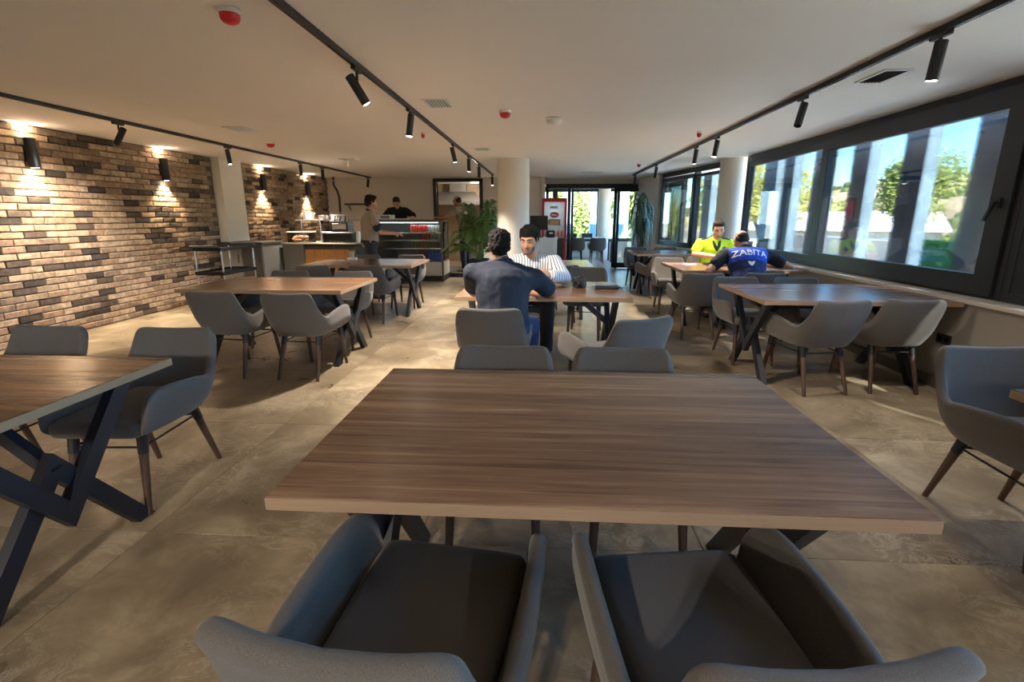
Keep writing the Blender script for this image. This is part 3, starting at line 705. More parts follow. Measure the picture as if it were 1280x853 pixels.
def steel_shelf():
    t = thing('steel_shelf', 'steel shelf on posts above the counter, carrying pots', 'shelf', (-4.35, 10.04, .92))
    MB().rbox(-.55, .95, -.14, .14, .40, .425).build('board', STEEL, t, False)
    for x in (-.50, .2, .9): MB().cyl((x, 0, 0), (x, 0, .40), .016, n=12).build('post', CHROME, t)
steel_shelf()
def pot(name, x, y, z, r, h, m, label, cat):
    t = thing(name, label, cat, (x, y, z))
    MB().lathe([(r*.92, 0), (r, .01), (r, h-.01), (r*1.06, h), (r*.96, h), (r*.94, .02), (0, .02)], n=22).build('body', m, t)
    for s in (-1, 1): MB().tube([(s*r, -.03, h*.75), (s*(r+.03), -.03, h*.78), (s*(r+.03), .03, h*.78), (s*r, .03, h*.75)], .005, 6).build('handle', m, t)
pot('cooking_pot', -4.66, 10.0, 1.345, .10, .15, WHITE, 'white round pot on the left of the steel shelf', 'pot')
pot('cooking_pot', -4.35, 10.0, 1.345, .09, .09, STEEL, 'low steel pan in the middle of the steel shelf', 'pot')
pot('cooking_pot', -4.08, 10.0, 1.345, .11, .10, WHITE, 'white tub shaped pot on the right of the steel shelf', 'pot')
fc = thing('steel_tap', 'tall curved steel tap rising from the counter behind the plastic tub', 'tap', (-4.38, 9.86, .92))
MB().lathe([(.03, 0), (.03, .02), (.018, .03), (.018, .06)], n=16).build('base', CHROME, fc)
MB().tube(catmull([(0, 0, .05), (0, 0, .34), (-.02, 0, .44), (.03, 0, .50), (.09, 0, .49), (.11, 0, .44)], 5), .012, 10).build('spout', CHROME, fc)
ov = thing('counter_oven', 'black counter oven with bright steel rim behind the standing man', 'oven', (-3.95, 9.75, .92))
MB().rbox(-.27, .30, -.2, .2, .0, .19).build('body', BLACK, ov, False)
o_ = MB(); o_.rbox(-.29, .32, -.215, -.195, .175, .20); o_.rbox(-.29, -.265, -.215, -.195, 0, .18); o_.build('steel_rim', CHROME, ov, False)
MB().rbox(-.25, .28, -.207, -.2, .03, .16).build('glass_door', SCREEN, ov, False)
for k in range(4): MB().cyl((-.1+k*.07, -.2, .012), (-.1+k*.07, -.225, .012), .011, n=10).build('knob', CHROME, ov)
cm = thing('coffee_machine', 'dark coffee machine with pipes behind the standing man', 'machine', (-3.86, 9.72, 1.112))
MB().rbox(-.2, .14, -.15, .15, 0.0, .20).build('body', BLACK, cm, False)
MB().rbox(-.16, .1, -.17, -.15, .05, .16).build('control_panel', STEEL, cm, False)
for k in range(6): MB().tube([(-.16+k*.05, -.03, .2), (-.16+k*.05+random.uniform(-.02, .02), -.03, .27), (-.14+k*.05, -.05, .30)], .012, 8).build('pipe', STEEL if k % 2 else BLACK, cm)
wj = thing('white_jug', 'white jug just behind the back of the standing man', 'jug', (-3.56, 9.66, .921)); MB().lathe([(.05, 0), (.055, .02), (.04, .17), (.03, .2), (.032, .21), (.0, .21)], n=18).build('body', WHITE, wj); MB().tube([(.04, 0, .16), (.075, 0, .14), (.075, 0, .07), (.05, 0, .04)], .007, 6).build('handle', WHITE, wj)
pp = thing('wall_pipe', 'dark bent pipe running down the end of the brick wall', 'pipe', (-5.5, 13.4, 0))
MB().tube([(.0, 0, CEIL), (0, 0, 2.2), (.09, -.02, 2.05), (.13, -.02, 1.9), (.13, -.02, .9)], .028, 10).build('tube', BLACK, pp)
for z in (2.3, 1.5): MB().lathe([(.036, z-.02), (.036, z+.02)], (0.0 if z > 2 else .13, 0 if z > 2 else -.02, 0), 12).build('clamp', STEEL, pp)
ws = thing('wall_shelf', 'short dark wall shelf on the back wall beside the pipe', 'shelf', (-4.95, 13.7, 1.70))
MB().rbox(-.35, .42, -.2, 0, 0, .045).build('board', DARKLAM, ws, False)
for x in (-.25, .3): MB().bar((x, -.16, 0), (x, 0, -.13), .02, .02).build('bracket', BLACK, ws, False)
# display fridge
DX0, DX1, DY0, DY1, DZ = -3.92, -2.22, 11.1, 11.8, 1.31
df = thing('display_fridge', 'long glass display fridge with shelves of drinks and white ribbed base', 'fridge', (0, 0, 0))
MB().rbox(DX0, DX1, DY0+.05, DY1, .0, .11).build('plinth', DARKLAM, df, False)
bp_ = MB().rbox(DX0, DX1-.05, DY0, DY1, .12, .43).build('base_panel', mat('ribbed_white', rgb(208, 200, 182), .5, noise=.05), df, False)
slat = MB().rbox(-.022, .022, -.008, 0, .14, .42, .003).mesh('rib', MAT['ribbed_white'], False)
for k in range(34): link('rib', slat, bp_, (DX0+.03+k*.0485, DY0, 0))
for k in range(14): link('rib', slat, bp_, (DX1+.0, DY0+.04+k*.048, 0)).rotation_euler = (0, 0, R(90))
MB().rbox(DX1-.05, DX1-.003, DY0+.02, DY1-.02, .12, .43).build('side_panel', MAT['ribbed_white'], df, False)
fm = MB()
for x in (DX0, DX1-.035): 
    for y in (DY0, DY1-.035): fm.box(x, x+.035, y, y+.035, .0 if x > -3 else .4, DZ)
fm.rbox(DX0, DX1, DY0, DY1, .425, .455); fm.rbox(DX0, DX1, DY0+.03, DY1, DZ-.02, DZ+.03)
fm.build('frame', mat('fridge_frame', rgb(96, 92, 86), .4, metal=.4, noise=.08), df, False)
MB().box(DX0+.03, DX1-.03, DY1-.03, DY1-.015, .45, DZ-.02).build('back_panel', mat('fridge_back', rgb(112, 118, 116), .4, noise=.05), df, False)
fl_ = bpy.data.lights.new('fridge_lamp', 'AREA'); fl_.shape = 'RECTANGLE'; fl_.size = 1.5; fl_.size_y = .03; fl_.energy = .8; fl_.color = (.93, .97, 1)
fo_ = bpy.data.objects.new('fridge_lamp', fl_); COL.objects.link(fo_); fo_.parent = df; fo_.location = ((DX0+DX1)/2, DY0+.08, DZ-.05); fo_.rotation_euler = (R(-25), 0, 0)
SHZ = [.455, .72, .90, 1.06]
for z in SHZ[1:]:
    s_ = MB(); s_.box(DX0+.04, DX1-.04, DY0+.06, DY1-.04, z-.018, z-.006); s_.box(DX0+.04, DX1-.04, DY0+.05, DY0+.06, z-.022, z+.01); s_.build('shelf', CHROME, df, False)
MB().box(DX0+.035, -2.9, DY0+.005, DY0+.013, .45, DZ-.02).build('front_glass', GLASS, df, False)
MB().box(DX1-.012, DX1-.006, DY0+.04, DY1-.04, .45, DZ-.02).build('side_glass', GLASS, df, False)
MB().box(DX0+.1, DX1-.1, DY0+.05, DY0+.075, DZ-.045, DZ-.028).build('light_strip', lamp_mat('fridge_strip', (.9, .95, 1, 1), .5), df, False)
ORD = ['leftmost', 'second', 'third', 'fourth', 'fifth', 'sixth', 'seventh', 'eighth', 'ninth', 'tenth', 'eleventh', 'twelfth']
CNT = {}
def drink(name, x, y, z, r, h, c, label, group, bottle=False, topc=WHITE):
    k = CNT.get(label, 0); CNT[label] = k+1; label = ORD[k]+(' ' if k == 0 else ' from left, ')+label
    t = thing(name, label, 'bottle' if bottle else 'can', (x, y, z), 0, group)
    m = mat('drink_'+'_'.join(str(int(k*99)) for k in c[:3]), c, .3, noise=.1, nscale=20)
    if bottle: MB().lathe([(r*.9, 0), (r, .005), (r, h*.6), (r*.75, h*.72), (r*.4, h*.85), (r*.4, h*.9)], n=10).build('body', m, t); MB().lathe([(r*.48, h*.9), (r*.48, h)], n=10).build('cap', topc, t)
    else: MB().lathe([(r*.85, 0), (r, .008), (r, h-.012), (r*.85, h-.002)], n=10).build('body', m, t); MB().lathe([(r*.85, h-.002), (r*.88, h+.003), (r*.8, h)], n=10).build('lid', topc, t)
px = lambda i, n, a, b: a+(b-a)*i/(n-1)
yF = DY0+.12
for i in range(12): drink('drink_can', px(i, 12, -2.93, -2.32), yF, SHZ[3]+.0, .026, .16, rgb(160, 54, 44) if i < 7 else rgb(150, 156, 150), ('red can' if i < 7 else 'pale grey can')+' on the top display fridge shelf', 'red cans on the top fridge shelf' if i < 7 else 'grey cans on the top fridge shelf')
for i in range(8): drink('drink_can', px(i, 8, -2.70, -2.32), yF, SHZ[2], .024, .145, rgb(150, 60, 52) if i < 4 else rgb(140, 150, 138), ('dark red can' if i < 4 else 'green grey can')+' on the second display fridge shelf', 'dark red cans on the second fridge shelf' if i < 4 else 'green grey cans on the second fridge shelf')
for i in range(12): drink('juice_bottle', px(i, 12, -2.93, -2.32), yF, SHZ[1], .022, .15, rgb(150, 96, 36) if i in (4, 5) else rgb(104, 110, 66), ('amber' if i in (4, 5) else 'olive green')+' small bottle on the third display fridge shelf', 'amber bottles on the third fridge shelf' if i in (4, 5) else 'olive bottles on the third fridge shelf', True)
for i in range(6): drink('water_bottle', px(i, 6, -2.55, -2.31), yF, SHZ[0], .024, .23, rgb(52, 92, 190), 'blue water bottle on the bottom display fridge shelf', 'blue water bottles', True, mat('blue_cap', rgb(40, 70, 170), .4, noise=.05))
for i in range(4): drink('cola_bottle', px(i, 4, -2.74, -2.60), yF-.02, SHZ[0], .024, .20, rgb(52, 18, 18), 'dark cola bottle on the bottom shelf left of the water', 'dark cola bottles', True, RED)
for i in range(9): drink('milk_cup', px(i, 9, -3.12, -2.80), yF, SHZ[0], .024, .13, rgb(200, 196, 210), 'pale small bottle on the bottom fridge shelf', 'pale bottles', True)
for i in range(4): drink('lemon_bottle', px(i, 4, -3.24, -3.12), yF-.02, SHZ[0], .02, .10, rgb(222, 176, 40), 'yellow small bottle on the bottom fridge shelf', 'yellow bottles', True)
bt = thing('paper_stack', 'stack of white boxes and papers on top of the display fridge', 'papers', (-3.5, 11.3, DZ+.03))
MB().rbox(-.16, .16, -.1, .1, 0, .10).build('carton', WHITE, bt, False); MB().rbox(.18, .5, -.1, .1, 0, .02).build('sheet', WHITE, bt, False); MB().rbox(-.1, .1, -.105, -.1, .02, .08).build('print', mat('grey_print', rgb(120, 130, 130), .6, noise=.4, nscale=40), bt, False)
# raised boards behind the counter
struct(MB().rbox(-5.0, -1.3, 11.9, 13.6, 0, .10).build('floor_duckboard', DARKLAM))
# cash desk
cd = thing('cash_desk', 'white ribbed cash desk behind the striped shirt man', 'desk', (0, 11.3, 0))
MB().rbox(-.42, .27, -.25, .35, .0, .93).build('body', WHITE, cd, False); MB().rbox(-.44, .29, -.27, .37, .93, .96).build('worktop', WHITE, cd, False)
for k in range(9): MB().rbox(-.42+k*.076, -.42+k*.076+.066, -.262, -.25, .1, .90, .003).build('rib', WHITE, cd, False)
pm = thing('cash_monitor', 'black till monitor on the white cash desk', 'monitor', (-.12, 11.3, .96))
MB().rbox(-.10, .10, -.08, .08, 0, .02).build('base', BLACK, pm, False); MB().rbox(-.03, .03, -.02, .02, .02, .2).build('stand', BLACK, pm, False)
MB().rbox(-.2, .19, -.035, .0, .16, .46).build('screen_case', BLACK, pm, False); MB().box(-.185, .175, -.037, -.034, .175, .445).build('screen', SCREEN, pm, False)
pr = thing('receipt_printer', 'black receipt printer beside the till monitor', 'printer', (.13, 11.22, .96)); MB().rbox(-.09, .09, -.1, .1, 0, .15, .01).build('body', BLACK, pr, False); MB().rbox(-.03, .05, -.103, -.098, .08, .11).build('receipt', WHITE, pr, False)
# red drinks fridge
il_ = bpy.data.lights.new('cooler_fill', 'AREA'); il_.shape = 'RECTANGLE'; il_.size = .4; il_.size_y = .03; il_.energy = .8; il_.color = (.9, .97, 1)  # area light added to brighten the inside of the red fridge
rf = thing('red_fridge', 'tall red framed drinks fridge with glass door beside the entrance', 'fridge', (.225, 12.2, 0))
REDM = mat('red_lacquer', rgb(186, 24, 40), .3, noise=.04)
f_ = MB(); f_.rbox(-.29, .29, 0, .55, 0, .12); f_.rbox(-.29, .29, 0, .55, 1.74, 1.82); f_.rbox(-.29, -.24, 0, .55, .1, 1.76); f_.rbox(.24, .29, 0, .55, .1, 1.76); f_.box(-.25, .25, .5, .55, .1, 1.76)
f_.build('case', REDM, rf, False)
MB().box(-.24, .24, .49, .5, .12, 1.74).build('back_panel', mat('fridge_inner', rgb(150, 172, 176), .5, noise=.05), rf, False)
for z in (.35, .62, .90): MB().box(-.24, .24, .05, .48, z, z+.012).build('shelf', CHROME, rf, False)
MB().box(-.24, .24, .0, .008, .12, 1.74).build('glass_door', GLASS, rf, False)
io_ = bpy.data.objects.new('cooler_fill', il_); COL.objects.link(io_); io_.parent = rf; io_.location = (0, .08, 1.72); io_.rotation_euler = (R(20), 0, 0)
lg = MB(); lg.lathe([(.105, 0), (.105, .004), (0, .004)], n=28); lo_ = lg.build('logo_disc', RED, rf); lo_.scale = (1, .62, 1); lo_.rotation_euler = (R(90), 0, 0); lo_.scale = (1, .62, 1); lo_.location = (0, -.004, 1.44)
sc_ = MB(); sc_.tube(catmull([(-.07, -.011, 1.43), (-.05, -.011, 1.46), (-.035, -.011, 1.42), (-.015, -.011, 1.46), (0, -.011, 1.42), (.02, -.011, 1.455), (.04, -.011, 1.42), (.07, -.011, 1.45)], 4), .009, 6); sc_.build('logo_script', WHITE, rf)
MB().rbox(-.14, .14, -.006, -.001, 1.20, 1.34, .002).build('brown_sign', OAK, rf, False)
for z in (1.235, 1.27, 1.305): MB().box(-.10, .10, -.008, -.006, z-.007, z+.007).build('sign_lettering', mat('cream_print', rgb(230, 214, 180), .6, noise=.2, nscale=60), rf, False)
MB().box(-.10, .08, -.006, -.002, 1.58, 1.64).build('sticker', mat('pale_sticker', rgb(170, 190, 190), .5, noise=.3, nscale=50), rf, False)
for k in range(5): drink('juice_bottle', .225-.18+k*.09, 12.32, .912, .033, .2, rgb(200, 128, 108), 'pink bottle inside the red framed fridge', 'pink bottles in the red fridge', True)
# ================================================================== PLANTS
LEAF = mat('palm_leaf', rgb(98, 128, 62), .45, noise=.45, nscale=5)
LEAFD = mat('dracaena_leaf', rgb(50, 74, 44), .4, noise=.5, nscale=6)
STEMM = mat('plant_stem', rgb(96, 84, 50), .7, noise=.3)
POTM = mat('navy_pot', rgb(36, 42, 54), .45, noise=.06)
SOIL = mat('soil', rgb(52, 40, 30), .95, noise=.4, nscale=30)
def frond(mb, base, az, reach, rise, n=22, w=.30):
    pts = catmull([base, base+V((cos(az)*reach*.25, sin(az)*reach*.25, rise*.62)), base+V((cos(az)*reach*.62, sin(az)*reach*.62, rise*.95)), base+V((cos(az)*reach, sin(az)*reach, rise*.72))], 8)
    mb.tube(pts, [.008*(1-.7*i/len(pts)) for i in range(len(pts))], 5)
    for i in range(6, len(pts)):
        p = pts[i]; t = (pts[i]-pts[i-1]).normalized(); s_ = t.cross(V((0, 0, 1))).normalized(); f = i/len(pts)
        L_ = w*(1-abs(f-.55)*1.1)
        for sg in (-1, 1):
            for q in (0, .5):
                b = p-t*q*.03; tip = b+(s_*sg*.75+t*.75).normalized()*L_+V((0, 0, -.10*L_/.3)); mid = (b+tip)/2+V((0, 0, .03)); wv = t*.014
                mb.add([b, mid-wv, tip, mid+wv], [(0, 1, 2, 3)])
palm = thing('potted_palm', 'green feathery palm in a navy pot beside the round column', 'plant', (-1.40, 10.95, 0))
MB().lathe([(.17, 0), (.19, .02), (.22, .50), (.225, .52), (.20, .52), (.20, .46)], n=28).build('pot', POTM, palm)
MB().lathe([(.0, .455), (.2, .455), (.2, .46), (0, .47)], n=20).build('soil', SOIL, palm)
fr_ = [(k*2.4+random.uniform(-.2, .2), .30+.34*((k*7) % 30)/30+random.uniform(0, .12), 1.25-.95*((k*7) % 30)/30+random.uniform(-.1, .1)) for k in range(30)]
for az, rch, rise in fr_: m = MB(); frond(m, V((random.uniform(-.05, .05), random.uniform(-.05, .05), .46)), az, rch, rise); m.build('frond', LEAF, palm, False)
drc = thing('potted_dracaena', 'tall drooping dracaena plant beside the entrance door frame', 'plant', (2.30, 12.6, 0))
MB().lathe([(.15, 0), (.17, .02), (.20, .34), (.205, .36), (.18, .36), (.18, .31)], n=24).build('pot', POTM, drc); MB().lathe([(0, .30), (.18, .30), (.18, .31), (0, .32)], n=18).build('soil', SOIL, drc)
for k, (hx, hy, hz) in enumerate(((-.05, 0, 1.9), (.07, .03, 1.65), (0, -.06, 1.35))):
    MB().tube([(hx*.5, hy*.5, .3), (hx*.8, hy, hz*.6), (hx, hy, hz)], .018, 8).build('cane', STEMM, drc)
    for j in range(34):
        az = random.random()*2*pi; z0 = hz-random.random()*.55; b = V((hx, hy, z0)); d = V((cos(az), sin(az), 0)); L_ = random.uniform(.32, .52)
        P = [b, b+d*.13+V((0, 0, .10)), b+d*.22+V((0, 0, -.04)), b+d*.25+V((0, 0, -L_))]; sd = V((-d.y, d.x, 0)); ws_ = (.012, .022, .022, .002); vs_ = []
        for p, w in zip(P, ws_): vs_ += [p-sd*w, p+sd*w+V((0, 0, .003))]
        MB().add(vs_, [(0, 1, 3, 2), (2, 3, 5, 4), (4, 5, 7, 6)]).build('leaf', LEAFD, drc, True)
# ================================================================== THINGS ON TABLES
def dslr(x, y):
    t = thing('black_camera', 'black compact camera lying on the table near the striped shirt man', 'camera', (x, y, TH), R(150))
    MB().rbox(-.062, .062, -.03, .03, 0, .085, .008).build('body', BLACK, t, False); MB().rbox(-.025, .025, -.022, .026, .085, .105, .006).build('viewfinder', BLACK, t, False)
    l = MB(); l.lathe([(.034, 0), (.034, .03), (.031, .05), (.026, .05), (.024, .044)], n=24); lo = l.build('camera_lens', BLACK, t); lo.rotation_euler = (R(-90), 0, 0); lo.location = (.0, .03, .042)
    g = MB(); g.lathe([(.024, .045), (0, .047)], n=20); go = g.build('front_glass', SCREEN, lo)
    MB().cyl((.045, 0, .085), (.045, 0, .093), .009, n=12).build('shutter_button', CHROME, t)
dslr(.335, 4.78)
pw = thing('phone_pouch', 'dark phone on a black pouch with a cable on the camera table', 'phone', (.585, 4.72, TH), R(-4))
MB().rbox(-.11, .11, -.06, .06, 0, .022, .008).build('pouch', BLACK, pw, False); MB().rbox(-.09, .08, -.04, .045, .0225, .034, .004).build('phone', mat('blue_grey_phone', rgb(70, 82, 104), .25, noise=.05), pw, False)
MB().tube(catmull([(.08, 0, .028), (.13, -.02, .008), (.16, .04, .005), (.10, .09, .005), (-.02, .085, .006), (-.12, .07, .006), (-.15, 0, .005), (-.11, -.05, .006)], 6), .003, 6).build('cable', BLACK, pw)
ry = thing('food_tray', 'black tray of snacks in front of the yellow green police shirt', 'tray', (2.42, 7.15, TH))
m = MB(); m.rbox(-.2, .2, -.14, .14, 0, .008, .003)
for a in ((-.2, -.19, -.14, .14), (.19, .2, -.14, .14), (-.19, .19, -.14, -.13), (-.19, .19, .13, .14)): m.box(*a, .008, .025)
m.build('tray_body', BLACK, ry, False)
for k, (dx, dy, c) in enumerate(((-.09, .02, (216, 170, 60)), (-.03, -.04, (190, 110, 60)), (.02, .05, (224, 200, 120)), (-.05, .07, (150, 70, 60)))): MB().ell((dx, dy, .034), (.035, .03, .026), 6).build('snack', mat('food_%d' % k, rgb(*c), .6, noise=.3, nscale=40), ry)
pb = thing('paper_wrap', 'crumpled white paper on the tray between the two uniformed men', 'paper', (2.56, 7.13, TH+.026))
m = MB(); bm = bmesh.new(); bmesh.ops.create_grid(bm, x_segments=9, y_segments=9, size=.075)
for v in bm.verts: v.co.z += random.uniform(.0, .03)+.05*(abs(v.co.x)/.075)**2
m.add([v.co[:] for v in bm.verts], [[v.index for v in f.verts] for f in bm.faces]); bm.free(); po = m.build('sheet', WHITE, pb, False); sd_ = po.modifiers.new('s', 'SOLIDIFY'); sd_.thickness = .002
nh = thing('napkin_holder', 'small white napkin dispenser at the far edge of the far left table', 'dispenser', (-2.98, 7.75, TH)); MB().rbox(-.07, .07, -.05, .05, 0, .03, .006).build('base', WHITE, nh, False); MB().rbox(-.03, .03, -.03, .03, .03, .16, .006).build('body', CLEAR, nh, False); MB().rbox(-.025, .025, -.024, .024, .03, .13, .003).build('napkins', WHITE, nh, False)
np2 = thing('white_napkins', 'pale folded napkins at the left end of the uniformed men table', 'napkins', (2.02, 7.2, TH))
for k in range(3): MB().rbox(-.07+.004*k, .07+.004*k, -.07, .07, .0035*k, .0035*k+.003, .001).build('napkin', WHITE, np2, False)
# ================================================================== OUTSIDE
FINL = mat('fin_pale', rgb(126, 146, 156), .5, noise=.06, nscale=2)
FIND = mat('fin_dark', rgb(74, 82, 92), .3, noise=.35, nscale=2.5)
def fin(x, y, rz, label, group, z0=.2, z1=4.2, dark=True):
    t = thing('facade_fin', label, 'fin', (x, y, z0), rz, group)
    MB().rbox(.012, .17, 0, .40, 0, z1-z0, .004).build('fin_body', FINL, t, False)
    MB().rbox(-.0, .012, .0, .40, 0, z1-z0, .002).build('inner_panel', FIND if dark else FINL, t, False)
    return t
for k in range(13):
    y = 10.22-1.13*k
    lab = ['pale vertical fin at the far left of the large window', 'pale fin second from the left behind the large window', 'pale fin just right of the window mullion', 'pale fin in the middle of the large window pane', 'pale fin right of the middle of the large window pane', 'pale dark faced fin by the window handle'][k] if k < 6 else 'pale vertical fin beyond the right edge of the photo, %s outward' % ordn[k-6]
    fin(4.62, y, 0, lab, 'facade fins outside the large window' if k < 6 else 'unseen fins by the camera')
for k in range(3):
    p = A0+AD*(.35+k*1.25)+n_*1.05; fin(p.x, p.y, ANG, 'pale vertical fin outside the angled far window, %s from the column' % ordn[k], 'fins outside the angled window', dark=False)
for k in range(5): fin(-1.0+k*1.05, 20.2, R(90), 'pale vertical fin outside the glazed room, %s from the left' % ['first', 'second', 'third', 'fourth', 'fifth'][k], 'fins outside the glazed room', dark=False)
terr = struct(MB().box(3.65, 9.0, -14, 17.4, -.3, .22).build('ground_terrace', mat('terrace_paving', rgb(232, 228, 220), .8, noise=.06, nscale=1.5)))
struct(MB().box(-30, 3.65, 18.65, 21.5, -.3, .22).build('ground_terrace_back', MAT['terrace_paving']))
GR = mat('artificial_hedge', rgb(48, 122, 62), .8, noise=.45, nscale=30, bump=.6, bscale=60)
hd = thing('green_hedge_screen', 'bright green hedge screen on the terrace parapet outside the large window', 'hedge', (7.4, 0, .22))
MB().rbox(0, .12, -6, 10.6, 0, .74, .01).build('backing', GR, hd, False)
lf = MB()
for k in range(6000):
    y, z = random.uniform(-2, 10.6), random.uniform(0, .75); d = V((-random.uniform(.2, 1), random.uniform(-.6, .6), random.uniform(-.4, .8))).normalized()*.06; s_ = V((0, .016, .006))
    b = V((0, y, z)); lf.add([b-s_, b+s_, b+d], [(0, 1, 2)])
o = lf.build('hedge_leaves', GR, hd, False); o['kind'] = 'stuff'
pl = thing('pale_parapet', 'pale low parapet on the terrace left of the green hedge screen', 'parapet', (7.4, 11, .22)); MB().rbox(0, .2, -.35, 6.3, 0, .62).build('wall_panel', WALLM, pl, False); MB().rbox(-.03, .23, -.35, 6.3, .62, .67).build('coping', MAT['marble_sill'], pl, False)
# ground, hill
GRASS = mat('dry_hill', rgb(196, 170, 128), .95, noise=.25, nscale=.35, coords='Object')
SHRUB = mat('hill_shrub', rgb(112, 118, 66), .9, noise=.4, nscale=2)
LAND = mat('far_land', rgb(150, 140, 110), .95, noise=.2, nscale=.2)
gm = MB().box(9.0, 300, -200, 300, -3.4, -3.0); gm.box(-200, 9, 24, 300, -3.4, -3.0)
struct(gm.build('ground_far', LAND, None, False))
def hill_h(x, y):
    d = max(0, (x-48)/75.0); e = 1-math.exp(-d*1.5)
    return -3+e*(17+3.2*sin(y*.035+1)+2.0*sin(y*.09+x*.05)+1.0*sin(y*.21+x*.13)+.5*sin(x*.4+y*.33))
hm = MB(); nx, ny = 60, 120
vs_ = [(45+i*3.2, -60+k*3.2, hill_h(45+i*3.2, -60+k*3.2)) for k in range(ny) for i in range(nx)]
hm.add(vs_, [(k*nx+i, k*nx+i+1, (k+1)*nx+i+1, (k+1)*nx+i) for k in range(ny-1) for i in range(nx-1)])
hill = struct(hm.build('ground_hill', GRASS))
sh = MB()
for k in range(500):
    x, y = random.uniform(50, 130), random.uniform(20, 190); r = random.uniform(.5, 1.5); sh.ell((x, y, hill_h(x, y)+r*.4), (r, r, r*.8), 4)
o = sh.build('hill_shrubs', SHRUB, hill, True, 180); o['kind'] = 'stuff'
TLEAF = [mat('tree_leaf_a', rgb(150, 158, 76), .7, noise=.35, nscale=3), mat('tree_leaf_b', rgb(190, 184, 88), .7, noise=.35, nscale=3)]
BARK = mat('bark', rgb(92, 74, 56), .9, noise=.3, nscale=6)
def tree(x, y, z0, h, r, label, m, n=3200, leaf=.16):
    t = thing('leafy_tree', label, 'tree', (x, y, z0), 0, None); th = h-r*1.3
    MB().tube([(0, 0, 0), (.05, .03, th*.6), (0, 0, th+r*.3)], [r*.09, r*.07, r*.04], 8).build('trunk', BARK, t)
    b = MB()
    for k in range(6): a = k*1.05; b.tube([(0, 0, th*.8), (cos(a)*r*.35, sin(a)*r*.35, th+r*.35), (cos(a)*r*.7, sin(a)*r*.7, th+r*.7)], [r*.04, r*.025, .01], 5)
    b.build('branches', BARK, t)
    lobes = [(V((random.uniform(-.6, .6)*r, random.uniform(-.6, .6)*r, th+r*random.uniform(.15, 1.15))), r*random.uniform(.35, .6)) for _ in range(14)]
    c = MB()
    for k in range(n):
        lc, lr = random.choice(lobes); d = V((random.gauss(0, 1), random.gauss(0, 1), random.gauss(0, 1))).normalized()
        p = lc+d*lr*random.uniform(.55, 1.05); u = V((random.gauss(0, 1), random.gauss(0, 1), random.gauss(0, .6))).normalized(); w_ = u.orthogonal().normalized(); s_ = leaf*random.uniform(.6, 1.2)
        c.add([p, p+u*s_*.5+w_*s_*.3, p+u*s_, p+u*s_*.5-w_*s_*.3], [(0, 1, 2, 3)])
    o = c.build('crown', m, t, False); o['kind'] = 'stuff'
tree(12.4, 18.6, -3, 6.1, 1.25, 'big leafy tree in the middle of the large window pane', TLEAF[0], 7000)
tree(9.3, 23.0, -3, 6.8, 1.8, 'yellow green tree at the left of the large window beside the column', TLEAF[1], 6000)
tree(16.2, 20.6, -3, 3.9, 1.0, 'lower tree right of the big one in the large window', TLEAF[0], 5000)
tree(6.9, 20.0, -3, 6.6, 1.6, 'yellow tree behind the angled far window, right part', TLEAF[1], 5000)
tree(5.2, 27.5, -3, 6.0, 2.0, 'tree behind the glazed room at its right', TLEAF[1], 6500, .22)
tree(.8, 26.5, -3, 6.4, 2.4, 'tree behind the glazed room in its middle', TLEAF[0], 8000, .22)
tree(28, 33, -3, 5.5, 2.2, 'far round tree at the foot of the dry hill, right', TLEAF[0], 2500, .25)
tree(20, 40, -3, 5.5, 2.4, 'far round tree at the foot of the dry hill, left', TLEAF[1], 2500, .25)
def house(x, y, w, d, h, rz, label):
    t = thing('white_house', label, 'house', (x, y, -3), rz)
    wm = mat('house_plaster', rgb(222, 214, 202), .8, noise=.05); MB().box(-w/2, w/2, -d/2, d/2, 0, h).build('walls', wm, t, False)
    MB().hull([(-w/2-.4, -d/2-.4, h), (w/2+.4, -d/2-.4, h), (-w/2-.4, d/2+.4, h), (w/2+.4, d/2+.4, h), (-w/2-.4, 0, h+1.1), (w/2+.4, 0, h+1.1)]).build('roof', mat('pale_roof', rgb(232, 222, 208), .7, noise=.06), t, False)
    for k in range(4):
        x_ = -w/2+w*(k+.5)/4; f_ = MB().rbox(x_-.6, x_+.6, -d/2-.06, -d/2, h*.45, h*.85, .02).build('window', WHITE, t, False); MB().box(x_-.5, x_+.5, -d/2-.08, -d/2-.06, h*.49, h*.81).build('pane', SCREEN, f_, False)
house(17.5, 34, 11, 6, 3.6, R(-25), 'white house with pale roof behind the terrace left of the mullion')
house(34, 26, 10, 6, 3.4, R(-50), 'white house with pale roof low in the right pane of the large window')
